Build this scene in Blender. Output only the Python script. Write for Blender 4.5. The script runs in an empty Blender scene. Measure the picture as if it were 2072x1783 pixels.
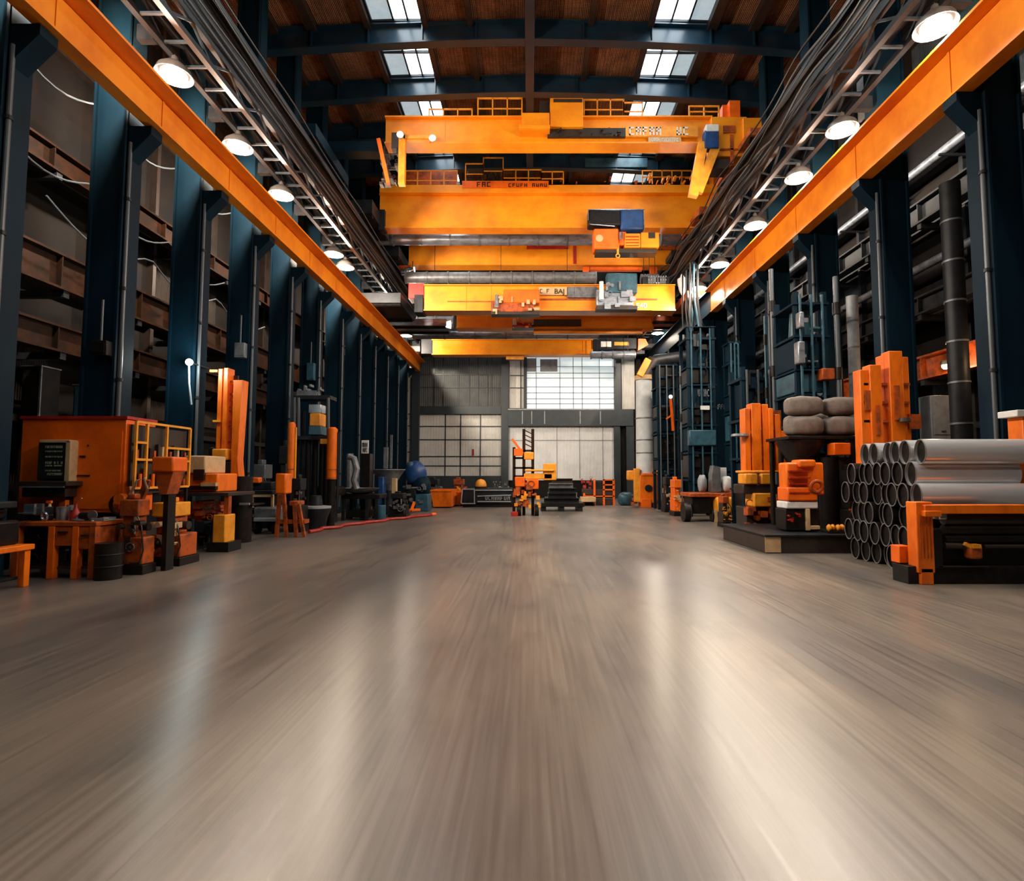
import bpy, math, random
from mathutils import Vector, Matrix

SC = bpy.context.scene
COL = SC.collection
H = 1.6
TH = math.atan(68.5 / 1100)
CT, ST = math.cos(TH), math.sin(TH)
PI = math.pi


def ray(u, v):
    a = (u - 1072) / 1100
    b = (891.5 - v) / 1100
    return a, CT - b * ST, ST + b * CT


def at(u, v, Y):
    x, y, z = ray(u, v)
    t = Y / y
    return x * t, Y, H + z * t


def pb(u0, v0, u1, v1, Y, dep, fl=False):
    """box whose near face stands at depth Y and reads u0..u1, v0..v1; fl puts its foot on the floor"""
    um = (u0 + u1) / 2
    vm = (v0 + v1) / 2
    x0 = at(u0, vm, Y)[0]
    x1 = at(u1, vm, Y)[0]
    z1 = at(um, v0, Y)[2]
    z0 = 0.0 if fl else max(0.0, at(um, v1, Y)[2])
    return x0, Y, z0, x1, Y + dep, z1


# ------------------------------------------------------------------ materials
def mat(name, col, rough=0.5, metal=0.0, col2=None, scale=6.0, amt=0.5, bump=0.0, emit=0.0, spec=None, stretch=(1, 1, 1), lo=0.42, hi=0.68):
    m = bpy.data.materials.new(name)
    m.use_nodes = True
    nt = m.node_tree
    b = nt.nodes['Principled BSDF']
    c4 = (col[0], col[1], col[2], 1)
    b.inputs['Base Color'].default_value = c4
    b.inputs['Roughness'].default_value = rough
    b.inputs['Metallic'].default_value = metal
    if spec is not None:
        b.inputs['Specular IOR Level'].default_value = spec
    if col2 is not None or bump:
        tc = nt.nodes.new('ShaderNodeTexCoord')
        mp = nt.nodes.new('ShaderNodeMapping')
        mp.inputs['Scale'].default_value = stretch
        nt.links.new(tc.outputs['Object'], mp.inputs['Vector'])
        n = nt.nodes.new('ShaderNodeTexNoise')
        n.inputs['Scale'].default_value = scale
        n.inputs['Detail'].default_value = 5
        n.inputs['Roughness'].default_value = 0.65
        nt.links.new(mp.outputs['Vector'], n.inputs['Vector'])
        if col2 is not None:
            r = nt.nodes.new('ShaderNodeValToRGB')
            r.color_ramp.elements[0].position = lo
            r.color_ramp.elements[1].position = hi
            r.color_ramp.elements[0].color = (0, 0, 0, 1)
            r.color_ramp.elements[1].color = (amt, amt, amt, 1)
            nt.links.new(n.outputs['Fac'], r.inputs['Fac'])
            mx = nt.nodes.new('ShaderNodeMix')
            mx.data_type = 'RGBA'
            nt.links.new(r.outputs['Color'], mx.inputs['Factor'])
            mx.inputs['A'].default_value = c4
            mx.inputs['B'].default_value = (col2[0], col2[1], col2[2], 1)
            nt.links.new(mx.outputs['Result'], b.inputs['Base Color'])
        if bump:
            bp = nt.nodes.new('ShaderNodeBump')
            bp.inputs['Strength'].default_value = bump
            bp.inputs['Distance'].default_value = 0.02
            nt.links.new(n.outputs['Fac'], bp.inputs['Height'])
            nt.links.new(bp.outputs['Normal'], b.inputs['Normal'])
    if emit:
        b.inputs['Emission Color'].default_value = c4
        b.inputs['Emission Strength'].default_value = emit
    return m


def sheet_mat(name, col, col2, axis='X', freq=6.0, rough=0.55, metal=0.0, amt=0.6, scale=0.7):
    """corrugated sheet: bump waves along one axis plus large weathering"""
    m = mat(name, col, rough, metal, col2, scale, amt, spec=.15)
    nt = m.node_tree
    b = nt.nodes['Principled BSDF']
    tc = nt.nodes.new('ShaderNodeTexCoord')
    w = nt.nodes.new('ShaderNodeTexWave')
    w.wave_type = 'BANDS'
    w.bands_direction = axis
    w.inputs['Scale'].default_value = freq
    nt.links.new(tc.outputs['Object'], w.inputs['Vector'])
    bp = nt.nodes.new('ShaderNodeBump')
    bp.inputs['Strength'].default_value = 0.7
    bp.inputs['Distance'].default_value = 0.03
    nt.links.new(w.outputs['Color'], bp.inputs['Height'])
    nt.links.new(bp.outputs['Normal'], b.inputs['Normal'])
    return m


M = {}
M['crane'] = mat('crane_orange_paint', (0.95, 0.315, 0.005), 0.42, 0, (0.72, 0.155, 0.003), 1.0, 0.6, stretch=(1, 1, 1.6))
M['runway'] = mat('runway_orange_paint', (0.95, 0.29, 0.005), 0.45, 0, (0.66, 0.12, 0.002), 1.6, 0.7, stretch=(1, .5, .35))
M['yellow'] = mat('ochre_yellow_paint', (0.92, 0.36, 0.02), 0.45, 0, (0.6, 0.17, 0.008), 3, 0.7)
M['orange'] = mat('machine_orange_paint', (0.96, 0.150, 0.003), 0.42, 0, (0.55, 0.062, 0.002), 2.4, 0.5)
M['dorange'] = mat('worn_dark_orange_paint', (0.5, 0.085, 0.006), 0.5, 0, (0.07, 0.02, 0.008), 5, 0.9)
M['borange'] = mat('bright_orange_paint', (0.95, 0.185, 0.003), 0.4, 0, (0.5, 0.06, 0.002), 3.5, 0.65, stretch=(1, 1, .4))
M['red'] = mat('red_paint', (0.45, 0.02, 0.008), 0.45, 0, (0.15, 0.01, 0.006), 5, 0.7)
M['navy'] = mat('navy_steel_paint', (0.0035, 0.0185, 0.033), 0.55, 0, (0.0015, 0.007, 0.013), 0.9, 0.8, stretch=(1, 1, .3), spec=.1)
M['navyroof'] = mat('navy_rafter_paint', (0.009, 0.036, 0.066), 0.30, 0, (0.004, 0.014, 0.026), 1.2, 0.7)
M['teal'] = mat('teal_paint', (0.03, 0.105, 0.15), 0.4, 0, (0.012, 0.03, 0.045), 3, 0.8)
M['blue'] = mat('blue_paint', (0.012, 0.065, 0.22), 0.4, 0, (0.008, 0.02, 0.06), 4, 0.7)
M['black'] = mat('black_steel', (0.008, 0.007, 0.007), 0.4, 0, (0.022, 0.016, 0.013), 7, 0.7, spec=.2)
M['dark'] = mat('dark_grey_steel', (0.020, 0.022, 0.025), 0.45, 0.1, (0.006, 0.007, 0.009), 3, 0.8, spec=.22)
M['brown'] = mat('brown_rusted_steel', (0.016, 0.0075, 0.004), 0.65, 0, (0.05, 0.014, 0.004), 2.5, 0.8, spec=.12)
M['dbrown'] = mat('dark_brown_steel', (0.035, 0.022, 0.016), 0.5, 0.1, (0.015, 0.009, 0.007), 4, 0.8)
M['grey'] = mat('grey_steel', (0.20, 0.21, 0.22), 0.42, 0.3, (0.08, 0.085, 0.09), 4, 0.8)
M['lgrey'] = mat('light_grey_paint', (0.33, 0.35, 0.37), 0.45, 0, (0.2, 0.2, 0.2), 4, 0.7)
M['cream'] = mat('cream_paint', (0.62, 0.42, 0.22), 0.5, 0, (0.4, 0.22, 0.1), 4, 0.6)
M['white'] = mat('white_paint', (0.78, 0.78, 0.76), 0.5, 0, (0.5, 0.48, 0.45), 5, 0.5)
M['chrome'] = mat('bright_metal', (0.62, 0.63, 0.65), 0.22, 0.9, (0.3, 0.3, 0.31), 8, 0.7)
M['galv'] = mat('galvanised_steel', (0.95, 0.96, 0.97), 0.16, 0.5, (0.75, 0.76, 0.77), 1.5, 0.6, stretch=(.2, 4, 4))
M['pipe'] = mat('black_pipe_steel', (0.012, 0.010, 0.010), 0.35, 0.2, (0.03, 0.018, 0.012), 3, 0.8, spec=.3, stretch=(.3, 2, 2))
M['rim'] = mat('cut_pipe_edge', (0.30, 0.30, 0.30), 0.4, 0.4, (0.2, 0.19, 0.18), 9, 0.7)
M['ductsilver'] = mat('silver_duct', (0.34, 0.37, 0.42), 0.33, 0.55, (0.12, 0.13, 0.15), 1.8, 0.9, stretch=(1, 3, 3))
M['flexduct'] = mat('pale_grey_duct', (0.66, 0.69, 0.69), 0.6, 0, (0.46, 0.48, 0.48), 1.5, 0.8, bump=0.2)
M['sack'] = mat('grey_sackcloth', (0.20, 0.165, 0.14), 0.7, 0, (0.075, 0.06, 0.05), 2.6, 0.85, bump=0.6)
M['glassdark'] = mat('dark_window_glass', (0.01, 0.012, 0.014), 0.1, 0)
M['screen'] = mat('green_black_panel', (0.012, 0.022, 0.014), 0.35, 0)
M['screentext'] = mat('pale_panel_lettering', (0.25, 0.3, 0.2), 0.6, 0)
M['cable'] = mat('black_cable', (0.016, 0.018, 0.02), 0.35)
M['gcable'] = mat('grey_cable', (0.085, 0.098, 0.11), 0.4, 0.2)
M['lattice'] = mat('weathered_lattice_steel', (0.035, 0.045, 0.056), 0.5, 0.1, (0.012, 0.016, 0.02), 2, 0.8, spec=.2)
M['lampshade'] = mat('lamp_shade_metal', (0.10, 0.085, 0.075), 0.4, 0.4, (0.05, 0.04, 0.035), 6, 0.6)
M['lampglow'] = mat('lit_lamp_lens', (1.0, 0.86, 0.70), 0.4, 0, emit=9.0)
M['bulbwarm'] = mat('lit_warm_bulb', (1.0, 0.72, 0.42), 0.4, 0, emit=12.0)
M['bulbcool'] = mat('lit_cool_bulb', (0.85, 1.0, 0.97), 0.4, 0, emit=14.0)
M['lens'] = mat('lit_signal_lens', (1.0, 0.93, 0.8), 0.4, 0, emit=2.0)
M['skylight'] = mat('daylit_roof_glazing', (0.87, 0.97, 1.0), 0.5, 0, emit=11.0)
M['skydim'] = mat('daylit_dirty_roof_glazing', (0.30, 0.37, 0.40), 0.5, 0, (0.08, 0.1, 0.11), 2.2, 0.9, emit=1.2)
M['daywin'] = mat('daylit_wall_glazing', (0.78, 0.90, 0.93), 0.5, 0, emit=0.5)
M['roof'] = None


def roof_material():
    m = sheet_mat('brown_roof_sheeting', (0.40, 0.19, 0.10), (0.16, 0.08, 0.05), 'X', 5.5, 0.6, 0, 0.9, 1.6)
    nt = m.node_tree
    b = nt.nodes['Principled BSDF']
    src = b.inputs['Base Color'].links[0].from_socket
    tc = nt.nodes.new('ShaderNodeTexCoord')
    br = nt.nodes.new('ShaderNodeTexBrick')
    br.inputs['Scale'].default_value = 4.0
    br.inputs['Color1'].default_value = (1, 1, 1, 1)
    br.inputs['Color2'].default_value = (.78, .74, .7, 1)
    br.inputs['Mortar'].default_value = (.28, .24, .22, 1)
    br.inputs['Mortar Size'].default_value = 0.03
    br.offset = 0.0
    nt.links.new(tc.outputs['Object'], br.inputs['Vector'])
    mx = nt.nodes.new('ShaderNodeMix')
    mx.data_type = 'RGBA'
    mx.blend_type = 'MULTIPLY'
    mx.inputs['Factor'].default_value = 1.0
    nt.links.new(src, mx.inputs['A'])
    nt.links.new(br.outputs['Color'], mx.inputs['B'])
    nt.links.new(mx.outputs['Result'], b.inputs['Base Color'])
    return m


def floor_material():
    m = bpy.data.materials.new('polished_concrete_floor')
    m.use_nodes = True
    nt = m.node_tree
    L = nt.links.new
    b = nt.nodes['Principled BSDF']
    tc = nt.nodes.new('ShaderNodeTexCoord')

    def noise(sc, scale, det=4, rough=.55):
        mp = nt.nodes.new('ShaderNodeMapping')
        mp.inputs['Scale'].default_value = sc
        L(tc.outputs['Object'], mp.inputs['Vector'])
        n = nt.nodes.new('ShaderNodeTexNoise')
        n.inputs['Scale'].default_value = scale
        n.inputs['Detail'].default_value = det
        n.inputs['Roughness'].default_value = rough
        L(mp.outputs['Vector'], n.inputs['Vector'])
        return n

    def ramp(src, p0, c0, p1, c1):
        r = nt.nodes.new('ShaderNodeValToRGB')
        r.color_ramp.elements[0].position = p0
        r.color_ramp.elements[1].position = p1
        r.color_ramp.elements[0].color = (*c0, 1)
        r.color_ramp.elements[1].color = (*c1, 1)
        L(src, r.inputs['Fac'])
        return r

    def mix(a, bb, f=1.0, bt='MIX'):
        mx = nt.nodes.new('ShaderNodeMix')
        mx.data_type = 'RGBA'
        mx.blend_type = bt
        if isinstance(f, float):
            mx.inputs['Factor'].default_value = f
        else:
            L(f, mx.inputs['Factor'])
        L(a, mx.inputs['A'])
        L(bb, mx.inputs['B'])
        return mx.outputs['Result']

    big = noise((.55, .16, 1), 1.0, 3, .5)          # broad grey and tan lanes; warm reflections of the hall put into the colour
    col = ramp(big.outputs['Fac'], .36, (.108, .097, .088), .66, (.250, .196, .148)).outputs['Color']
    fine = noise((26, .55, 1), 1.0, 3, .6)          # grinding lines along the hall; in the colour they paint streaky reflections
    fr = ramp(fine.outputs['Fac'], .3, (.74, .74, .74), .7, (1.18, 1.18, 1.18))
    col = mix(col, fr.outputs['Color'], 1.0, 'MULTIPLY')
    stain = noise((.9, .35, 1), 2.0, 5, .6)
    sr = ramp(stain.outputs['Fac'], .52, (0, 0, 0), .75, (.55, .55, .55))
    dk = nt.nodes.new('ShaderNodeRGB')
    dk.outputs[0].default_value = (.050, .042, .038, 1)
    col = mix(col, dk.outputs[0], sr.outputs['Color'])
    L(col, b.inputs['Base Color'])
    rr = ramp(fine.outputs['Fac'], .25, (.28, .28, .28), .75, (.37, .37, .37))
    L(rr.outputs['Color'], b.inputs['Roughness'])
    b.inputs['IOR'].default_value = 1.68
    b.inputs['Anisotropic'].default_value = 0.75
    cx = nt.nodes.new('ShaderNodeCombineXYZ')
    cx.inputs[1].default_value = 1.0
    L(cx.outputs[0], b.inputs['Tangent'])
    bp = nt.nodes.new('ShaderNodeBump')
    bp.inputs['Strength'].default_value = 0.055
    bp.inputs['Distance'].default_value = 0.01
    L(fine.outputs['Fac'], bp.inputs['Height'])
    L(bp.outputs['Normal'], b.inputs['Normal'])
    return m


# ------------------------------------------------------------------ mesh builder
class MB:
    def __init__(s):
        s.v = []
        s.f = []

    def add(s, vs, fs):
        o = len(s.v)
        s.v += [tuple(p) for p in vs]
        s.f += [tuple(i + o for i in f) for f in fs]
        return s

    def bx(s, x0, y0, z0, x1, y1, z1):
        if x0 > x1: x0, x1 = x1, x0
        if y0 > y1: y0, y1 = y1, y0
        if z0 > z1: z0, z1 = z1, z0
        return s.add([(x0, y0, z0), (x1, y0, z0), (x1, y1, z0), (x0, y1, z0), (x0, y0, z1), (x1, y0, z1), (x1, y1, z1), (x0, y1, z1)],
                     [(0, 3, 2, 1), (4, 5, 6, 7), (0, 1, 5, 4), (1, 2, 6, 5), (2, 3, 7, 6), (3, 0, 4, 7)])

    def px(s, u0, v0, u1, v1, Y, dep, fl=False):
        return s.bx(*pb(u0, v0, u1, v1, Y, dep, fl))

    def obx(s, c, size, rot):
        R = rot.to_3x3()
        vs = []
        for sx, sy, sz in ((-1, -1, -1), (1, -1, -1), (1, 1, -1), (-1, 1, -1), (-1, -1, 1), (1, -1, 1), (1, 1, 1), (-1, 1, 1)):
            vs.append(Vector(c) + R @ Vector((sx * size[0] / 2, sy * size[1] / 2, sz * size[2] / 2)))
        return s.add(vs, [(0, 3, 2, 1), (4, 5, 6, 7), (0, 1, 5, 4), (1, 2, 6, 5), (2, 3, 7, 6), (3, 0, 4, 7)])

    def bar(s, p0, p1, w, d=None):
        p0 = Vector(p0); p1 = Vector(p1)
        d = d or w
        ax = p1 - p0
        q = ax.to_track_quat('Z', 'Y')
        return s.obx((p0 + p1) / 2, (w, d, ax.length), q.to_matrix())

    def cyl(s, p0, p1, r0, r1=None, n=16, cap=True):
        p0 = Vector(p0); p1 = Vector(p1)
        r1 = r0 if r1 is None else r1
        R = (p1 - p0).to_track_quat('Z', 'Y').to_matrix()
        vs = []
        for p, r in ((p0, r0), (p1, r1)):
            for i in range(n):
                a = 2 * PI * i / n
                vs.append(p + R @ Vector((r * math.cos(a), r * math.sin(a), 0)))
        fs = [(i, (i + 1) % n, n + (i + 1) % n, n + i) for i in range(n)]
        if cap:
            fs += [tuple(range(n - 1, -1, -1)), tuple(range(n, 2 * n))]
        return s.add(vs, fs)

    def tubeh(s, p0, p1, r, ri, n=20):
        """hollow straight tube"""
        p0 = Vector(p0); p1 = Vector(p1)
        R = (p1 - p0).to_track_quat('Z', 'Y').to_matrix()
        vs = []
        for p, rr in ((p0, r), (p1, r), (p1, ri), (p0, ri)):
            for i in range(n):
                a = 2 * PI * i / n
                vs.append(p + R @ Vector((rr * math.cos(a), rr * math.sin(a), 0)))
        fs = []
        for k in range(4):
            a0, b0 = k * n, ((k + 1) % 4) * n
            fs += [(a0 + i, a0 + (i + 1) % n, b0 + (i + 1) % n, b0 + i) for i in range(n)]
        return s.add(vs, fs)

    def tube(s, pts, r, n=8, cap=True):
        pts = [Vector(p) for p in pts]
        rings = []
        up = None
        for i, p in enumerate(pts):
            t = (pts[min(i + 1, len(pts) - 1)] - pts[max(i - 1, 0)]).normalized()
            if up is None:
                up = Vector((0, 0, 1)) if abs(t.z) < .9 else Vector((0, 1, 0))
            b = t.cross(up).normalized()
            up = b.cross(t).normalized()
            rr = r[i] if isinstance(r, (list, tuple)) else r
            rings.append([p + (b * math.cos(2 * PI * k / n) + up * math.sin(2 * PI * k / n)) * rr for k in range(n)])
        vs = [q for R in rings for q in R]
        fs = []
        for i in range(len(pts) - 1):
            fs += [(i * n + k, i * n + (k + 1) % n, (i + 1) * n + (k + 1) % n, (i + 1) * n + k) for k in range(n)]
        if cap:
            fs += [tuple(range(n - 1, -1, -1)), tuple(range((len(pts) - 1) * n, len(pts) * n))]
        return s.add(vs, fs)

    def ring(s, c, axis, R, r, n=20, m=8):
        q = Vector(axis).to_track_quat('Z', 'Y').to_matrix()
        c = Vector(c)
        vs = []
        for i in range(n):
            a = 2 * PI * i / n
            for k in range(m):
                b = 2 * PI * k / m
                rr = R + r * math.cos(b)
                vs.append(c + q @ Vector((rr * math.cos(a), rr * math.sin(a), r * math.sin(b))))
        fs = [(i * m + k, ((i + 1) % n) * m + k, ((i + 1) % n) * m + (k + 1) % m, i * m + (k + 1) % m) for i in range(n) for k in range(m)]
        return s.add(vs, fs)

    def wheel(s, c, axis, R, r):
        s.ring(c, axis, R, r)
        q = Vector(axis).to_track_quat('Z', 'Y').to_matrix()
        c = Vector(c)
        for k in range(3):
            a = PI * k / 3
            d = q @ Vector((math.cos(a) * R, math.sin(a) * R, 0))
            s.bar(c - d, c + d, r * .9)
        s.cyl(c - q @ Vector((0, 0, r * 1.5)), c + q @ Vector((0, 0, r * 1.5)), R * .22, n=10)
        return s

    def lathe(s, prof, c, n=20):
        c = Vector(c)
        vs = []
        for r, z in prof:
            for i in range(n):
                a = 2 * PI * i / n
                vs.append(c + Vector((r * math.cos(a), r * math.sin(a), z)))
        fs = []
        for k in range(len(prof) - 1):
            fs += [(k * n + i, k * n + (i + 1) % n, (k + 1) * n + (i + 1) % n, (k + 1) * n + i) for i in range(n)]
        if prof[0][0] > 1e-4:
            fs.append(tuple(range(n - 1, -1, -1)))
        if prof[-1][0] > 1e-4:
            fs.append(tuple(range((len(prof) - 1) * n, len(prof) * n)))
        return s.add(vs, fs)

    def prism(s, poly, axis, a, b):
        """polygon in the two other axes, extruded along axis from a to b"""
        n = len(poly)
        def P(p, t):
            if axis == 'y': return (p[0], t, p[1])
            if axis == 'x': return (t, p[0], p[1])
            return (p[0], p[1], t)
        vs = [P(p, a) for p in poly] + [P(p, b) for p in poly]
        fs = [tuple(range(n)), tuple(range(2 * n - 1, n - 1, -1))]
        fs += [(i, i + n, (i + 1) % n + n, (i + 1) % n) for i in range(n)]
        return s.add(vs, fs)

    def ell(s, c, rad, n=16, m=10, lump=0.0, seed=0, sq=1.0):
        rnd = random.Random(seed)
        ph = [rnd.uniform(0, 6.28) for _ in range(6)]
        vs = []
        for j in range(m + 1):
            t = PI * j / m
            for i in range(n):
                a = 2 * PI * i / n
                def sg(x): return math.copysign(abs(x) ** sq, x)
                x, y, z = sg(math.sin(t)) * sg(math.cos(a)), sg(math.sin(t)) * sg(math.sin(a)), sg(math.cos(t))
                k = 1 + lump * (math.sin(3 * a + ph[0]) * math.sin(2 * t + ph[1]) + .6 * math.sin(5 * a + ph[2]) * math.sin(4 * t + ph[3]))
                vs.append((c[0] + rad[0] * x * k, c[1] + rad[1] * y * k, c[2] + rad[2] * z * k))
        fs = [(j * n + i, (j + 1) * n + i, (j + 1) * n + (i + 1) % n, j * n + (i + 1) % n) for j in range(m) for i in range(n)]
        return s.add(vs, fs)

    def clutter(s, box, n, seed, smin=.12, smax=.4):
        """small mechanical pieces packed inside a box"""
        rnd = random.Random(seed)
        x0, y0, z0, x1, y1, z1 = box
        W = min(x1 - x0, z1 - z0)
        for _ in range(n):
            a = rnd.uniform(smin, smax) * W
            b = rnd.uniform(smin, smax) * W
            d = min(rnd.uniform(.3, .9) * (y1 - y0), y1 - y0)
            x = rnd.uniform(x0, max(x0, x1 - a))
            z = rnd.uniform(z0, max(z0, z1 - b))
            y = rnd.uniform(y0, max(y0, y1 - d))
            k = rnd.random()
            if k < .45:
                s.bx(x, y, z, x + a, y + d, z + b)
            elif k < .65:
                s.cyl((x + a / 2, y, z + a / 2), (x + a / 2, y + d, z + a / 2), a / 2, n=12)
            elif k < .8:
                s.cyl((x, y + d / 2, z + a * .3), (min(x1, x + b * 1.8), y + d / 2, z + a * .3), a * .3, n=10)
            elif k < .9:
                s.cyl((x + a / 2, y + d / 2, z), (x + a / 2, y + d / 2, min(z1, z + b * 1.6)), a * .22, n=10)
            else:
                s.ring((x + a / 2, y, z + a / 2), (0, 1, 0), a / 2, a * .09, 16, 6)
        return s

    def pieces(s, t, box, n, seed, mats, smin=.12, smax=.4):
        """the same small pieces, each one a part of its own"""
        rnd = random.Random(seed)
        for i in range(n):
            q = MB().clutter(box, 1, rnd.randrange(10 ** 6), smin, smax)
            nm = 'bracket' if len(q.v) == 8 else ('valve_ring' if len(q.v) > 60 else 'pipe_stub')
            q.build(nm, mats[i % len(mats)], t)
        return s

    def strokes(s, u0, v0, u1, v1, Y, n, seed, dep=.012):
        """a line of worn lettering"""
        rnd = random.Random(seed)
        x0, _, z0, x1, _, z1 = pb(u0, v0, u1, v1, Y, dep)
        w = (x1 - x0) / n
        hh = z1 - z0
        for i in range(n):
            x = x0 + i * w
            k = rnd.random()
            t = w * .2
            if k < .12: continue
            s.bx(x + w * .1, Y, z0, x + w * .1 + t, Y + dep, z1)
            if k < .7: s.bx(x + w * .1, Y, z1 - hh * .18, x + w * .8, Y + dep, z1)
            if .3 < k < .9: s.bx(x + w * .1, Y, z0 + hh * .42, x + w * .7, Y + dep, z0 + hh * .58)
            if k > .5: s.bx(x + w * .62, Y, z0, x + w * .62 + t, Y + dep, z1)
            if k > .8 or k < .3: s.bx(x + w * .1, Y, z0, x + w * .8, Y + dep, z0 + hh * .18)
        return s

    def build(s, name, m, parent=None, bevel=0.0, loc=None):
        me = bpy.data.meshes.new(name)
        o0 = Vector(loc) if loc is not None else (parent_world(parent) if parent else Vector((0, 0, 0)))
        me.from_pydata([Vector(p) - o0 for p in s.v], [], s.f)
        me.materials.append(M[m] if isinstance(m, str) else m)
        for p in me.polygons:
            p.use_smooth = True
        me.set_sharp_from_angle(angle=0.6)
        ob = bpy.data.objects.new(name, me)
        COL.objects.link(ob)
        if parent:
            ob.parent = parent
        elif loc is not None:
            ob.location = loc
        if bevel:
            bv = ob.modifiers.new('bevel', 'BEVEL')
            bv.width = bevel
            bv.segments = 2
            bv.limit_method = 'ANGLE'
        return ob


def parent_world(p):
    v = Vector((0, 0, 0))
    while p is not None:
        v = v + Vector(p.location)
        p = p.parent
    return v


def tag(o, label, cat, group=None):
    o['label'] = label
    o['category'] = cat
    if group: o['group'] = group
    return o


def thing(name, label, cat, loc=(0, 0, 0), group=None):
    o = bpy.data.objects.new(name, None)
    o.empty_display_size = .2
    COL.objects.link(o)
    o.location = loc
    return tag(o, label, cat, group)


def struct(name, mb, m, bevel=0.0):
    o = mb.build(name, m, None, bevel)
    o['kind'] = 'structure'
    return o


def dup(src, loc, label, group=None):
    def cp(o, par):
        c = o.copy()
        COL.objects.link(c)
        if par is not None: c.parent = par
        for ch in [x for x in bpy.data.objects if x.parent == o]:
            cp(ch, c)
        return c
    r = cp(src, None)
    r.location = loc
    r['label'] = label
    if group: r['group'] = group
    return r


def lettering(txt, parent, loc, size, m, rot=(PI / 2, 0, 0), label=None):
    cu = bpy.data.curves.new('lettering', 'FONT')
    cu.body = txt
    cu.size = size
    cu.extrude = .006
    cu.align_x = 'CENTER'
    cu.align_y = 'CENTER'
    cu.materials.append(M[m])
    tmp = bpy.data.objects.new('lettering_curve', cu)
    COL.objects.link(tmp)
    me = bpy.data.meshes.new_from_object(tmp.evaluated_get(bpy.context.evaluated_depsgraph_get()))
    bpy.data.objects.remove(tmp)
    me.materials.clear()
    me.materials.append(M[m])
    o = bpy.data.objects.new('lettering', me)
    COL.objects.link(o)
    o.parent = parent
    o.location = Vector(loc) - parent_world(parent)
    o.rotation_euler = rot
    if label: o['label'] = label
    return o


ORD = ['first', 'second', 'third', 'fourth', 'fifth', 'sixth', 'seventh', 'eighth', 'ninth', 'tenth', 'eleventh', 'twelfth', 'thirteenth']
# ------------------------------------------------------------------ setting
WX = 11.8      # outer aisle walls
YB = 37.0      # far wall
YF = -7.0
M['roof'] = roof_material()
M['floor'] = floor_material()
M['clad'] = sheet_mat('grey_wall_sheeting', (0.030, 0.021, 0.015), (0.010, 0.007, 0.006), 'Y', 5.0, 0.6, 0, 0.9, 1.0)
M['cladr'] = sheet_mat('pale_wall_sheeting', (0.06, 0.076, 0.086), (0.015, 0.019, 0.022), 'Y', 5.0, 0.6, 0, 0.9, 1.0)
M['wall'] = mat('dark_wall_sheeting', (0.010, 0.009, 0.009), 0.7, 0, (0.018, 0.012, 0.008), 0.9, 0.8, spec=.1)
M['doorgrey'] = sheet_mat('light_grey_door_sheeting', (0.78, 0.76, 0.71), (0.58, 0.56, 0.52), 'X', 4.0, 0.6, 0, 0.7, 1.2)
M['doorwhite'] = sheet_mat('white_door_sheeting', (0.84, 0.85, 0.85), (0.66, 0.67, 0.67), 'X', 4.0, 0.6, 0, 0.7, 1.2)
M['smoked'] = sheet_mat('smoked_grey_sheeting', (0.115, 0.12, 0.115), (0.07, 0.072, 0.07), 'X', 2.5, 0.5, 0, 0.8, 1.0)
M['frame'] = mat('slate_frame_paint', (0.022, 0.034, 0.042), 0.45, 0, (0.012, 0.018, 0.022), 2, 0.7)

struct('floor', MB().bx(-WX - .3, YF, -.2, WX + .3, YB + .3, 0), 'floor')
struct('wall_left', MB().bx(-WX - .2, YF, 0, -WX, YB, 16.2), 'wall')
struct('wall_right', MB().bx(WX, YF, 0, WX + .2, YB, 16.2), 'wall')
struct('wall_front', MB().bx(-WX, YF - .2, 0, WX, YF, 17), 'wall')
struct('baseboard_left', MB().bx(-WX, YF, 0, -WX + .12, YB, .9), 'dark')
struct('baseboard_right', MB().bx(WX - .12, YF, 0, WX, YB, .9), 'dark')


def zr(x):
    return 16.92 - abs(x) * 0.035


SKY = [(-5.3, -3.6), (4.15, 6.0)]
rb = MB()
for a, b in ((-WX - .2, -5.3), (-3.6, 0), (0, 4.15), (6.0, WX + .2)):
    za, zb = zr(a), zr(b)
    rb.add([(a, YF, za), (b, YF, zb), (b, YB, zb), (a, YB, za), (a, YF, za + .08), (b, YF, zb + .08), (b, YB, zb + .08), (a, YB, za + .08)],
           [(0, 3, 2, 1), (4, 5, 6, 7), (0, 1, 5, 4), (1, 2, 6, 5), (2, 3, 7, 6), (3, 0, 4, 7)])
struct('ceiling', rb, 'roof')


def pane(mb, a, b, y0, y1, dz=0.0):
    za, zb = zr(a) + dz, zr(b) + dz
    mb.add([(a, y0, za), (b, y0, zb), (b, y1, zb), (a, y1, za), (a, y0, za + .03), (b, y0, zb + .03), (b, y1, zb + .03), (a, y1, za + .03)],
           [(0, 3, 2, 1), (4, 5, 6, 7), (0, 1, 5, 4), (1, 2, 6, 5), (2, 3, 7, 6), (3, 0, 4, 7)])
    return mb


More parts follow.
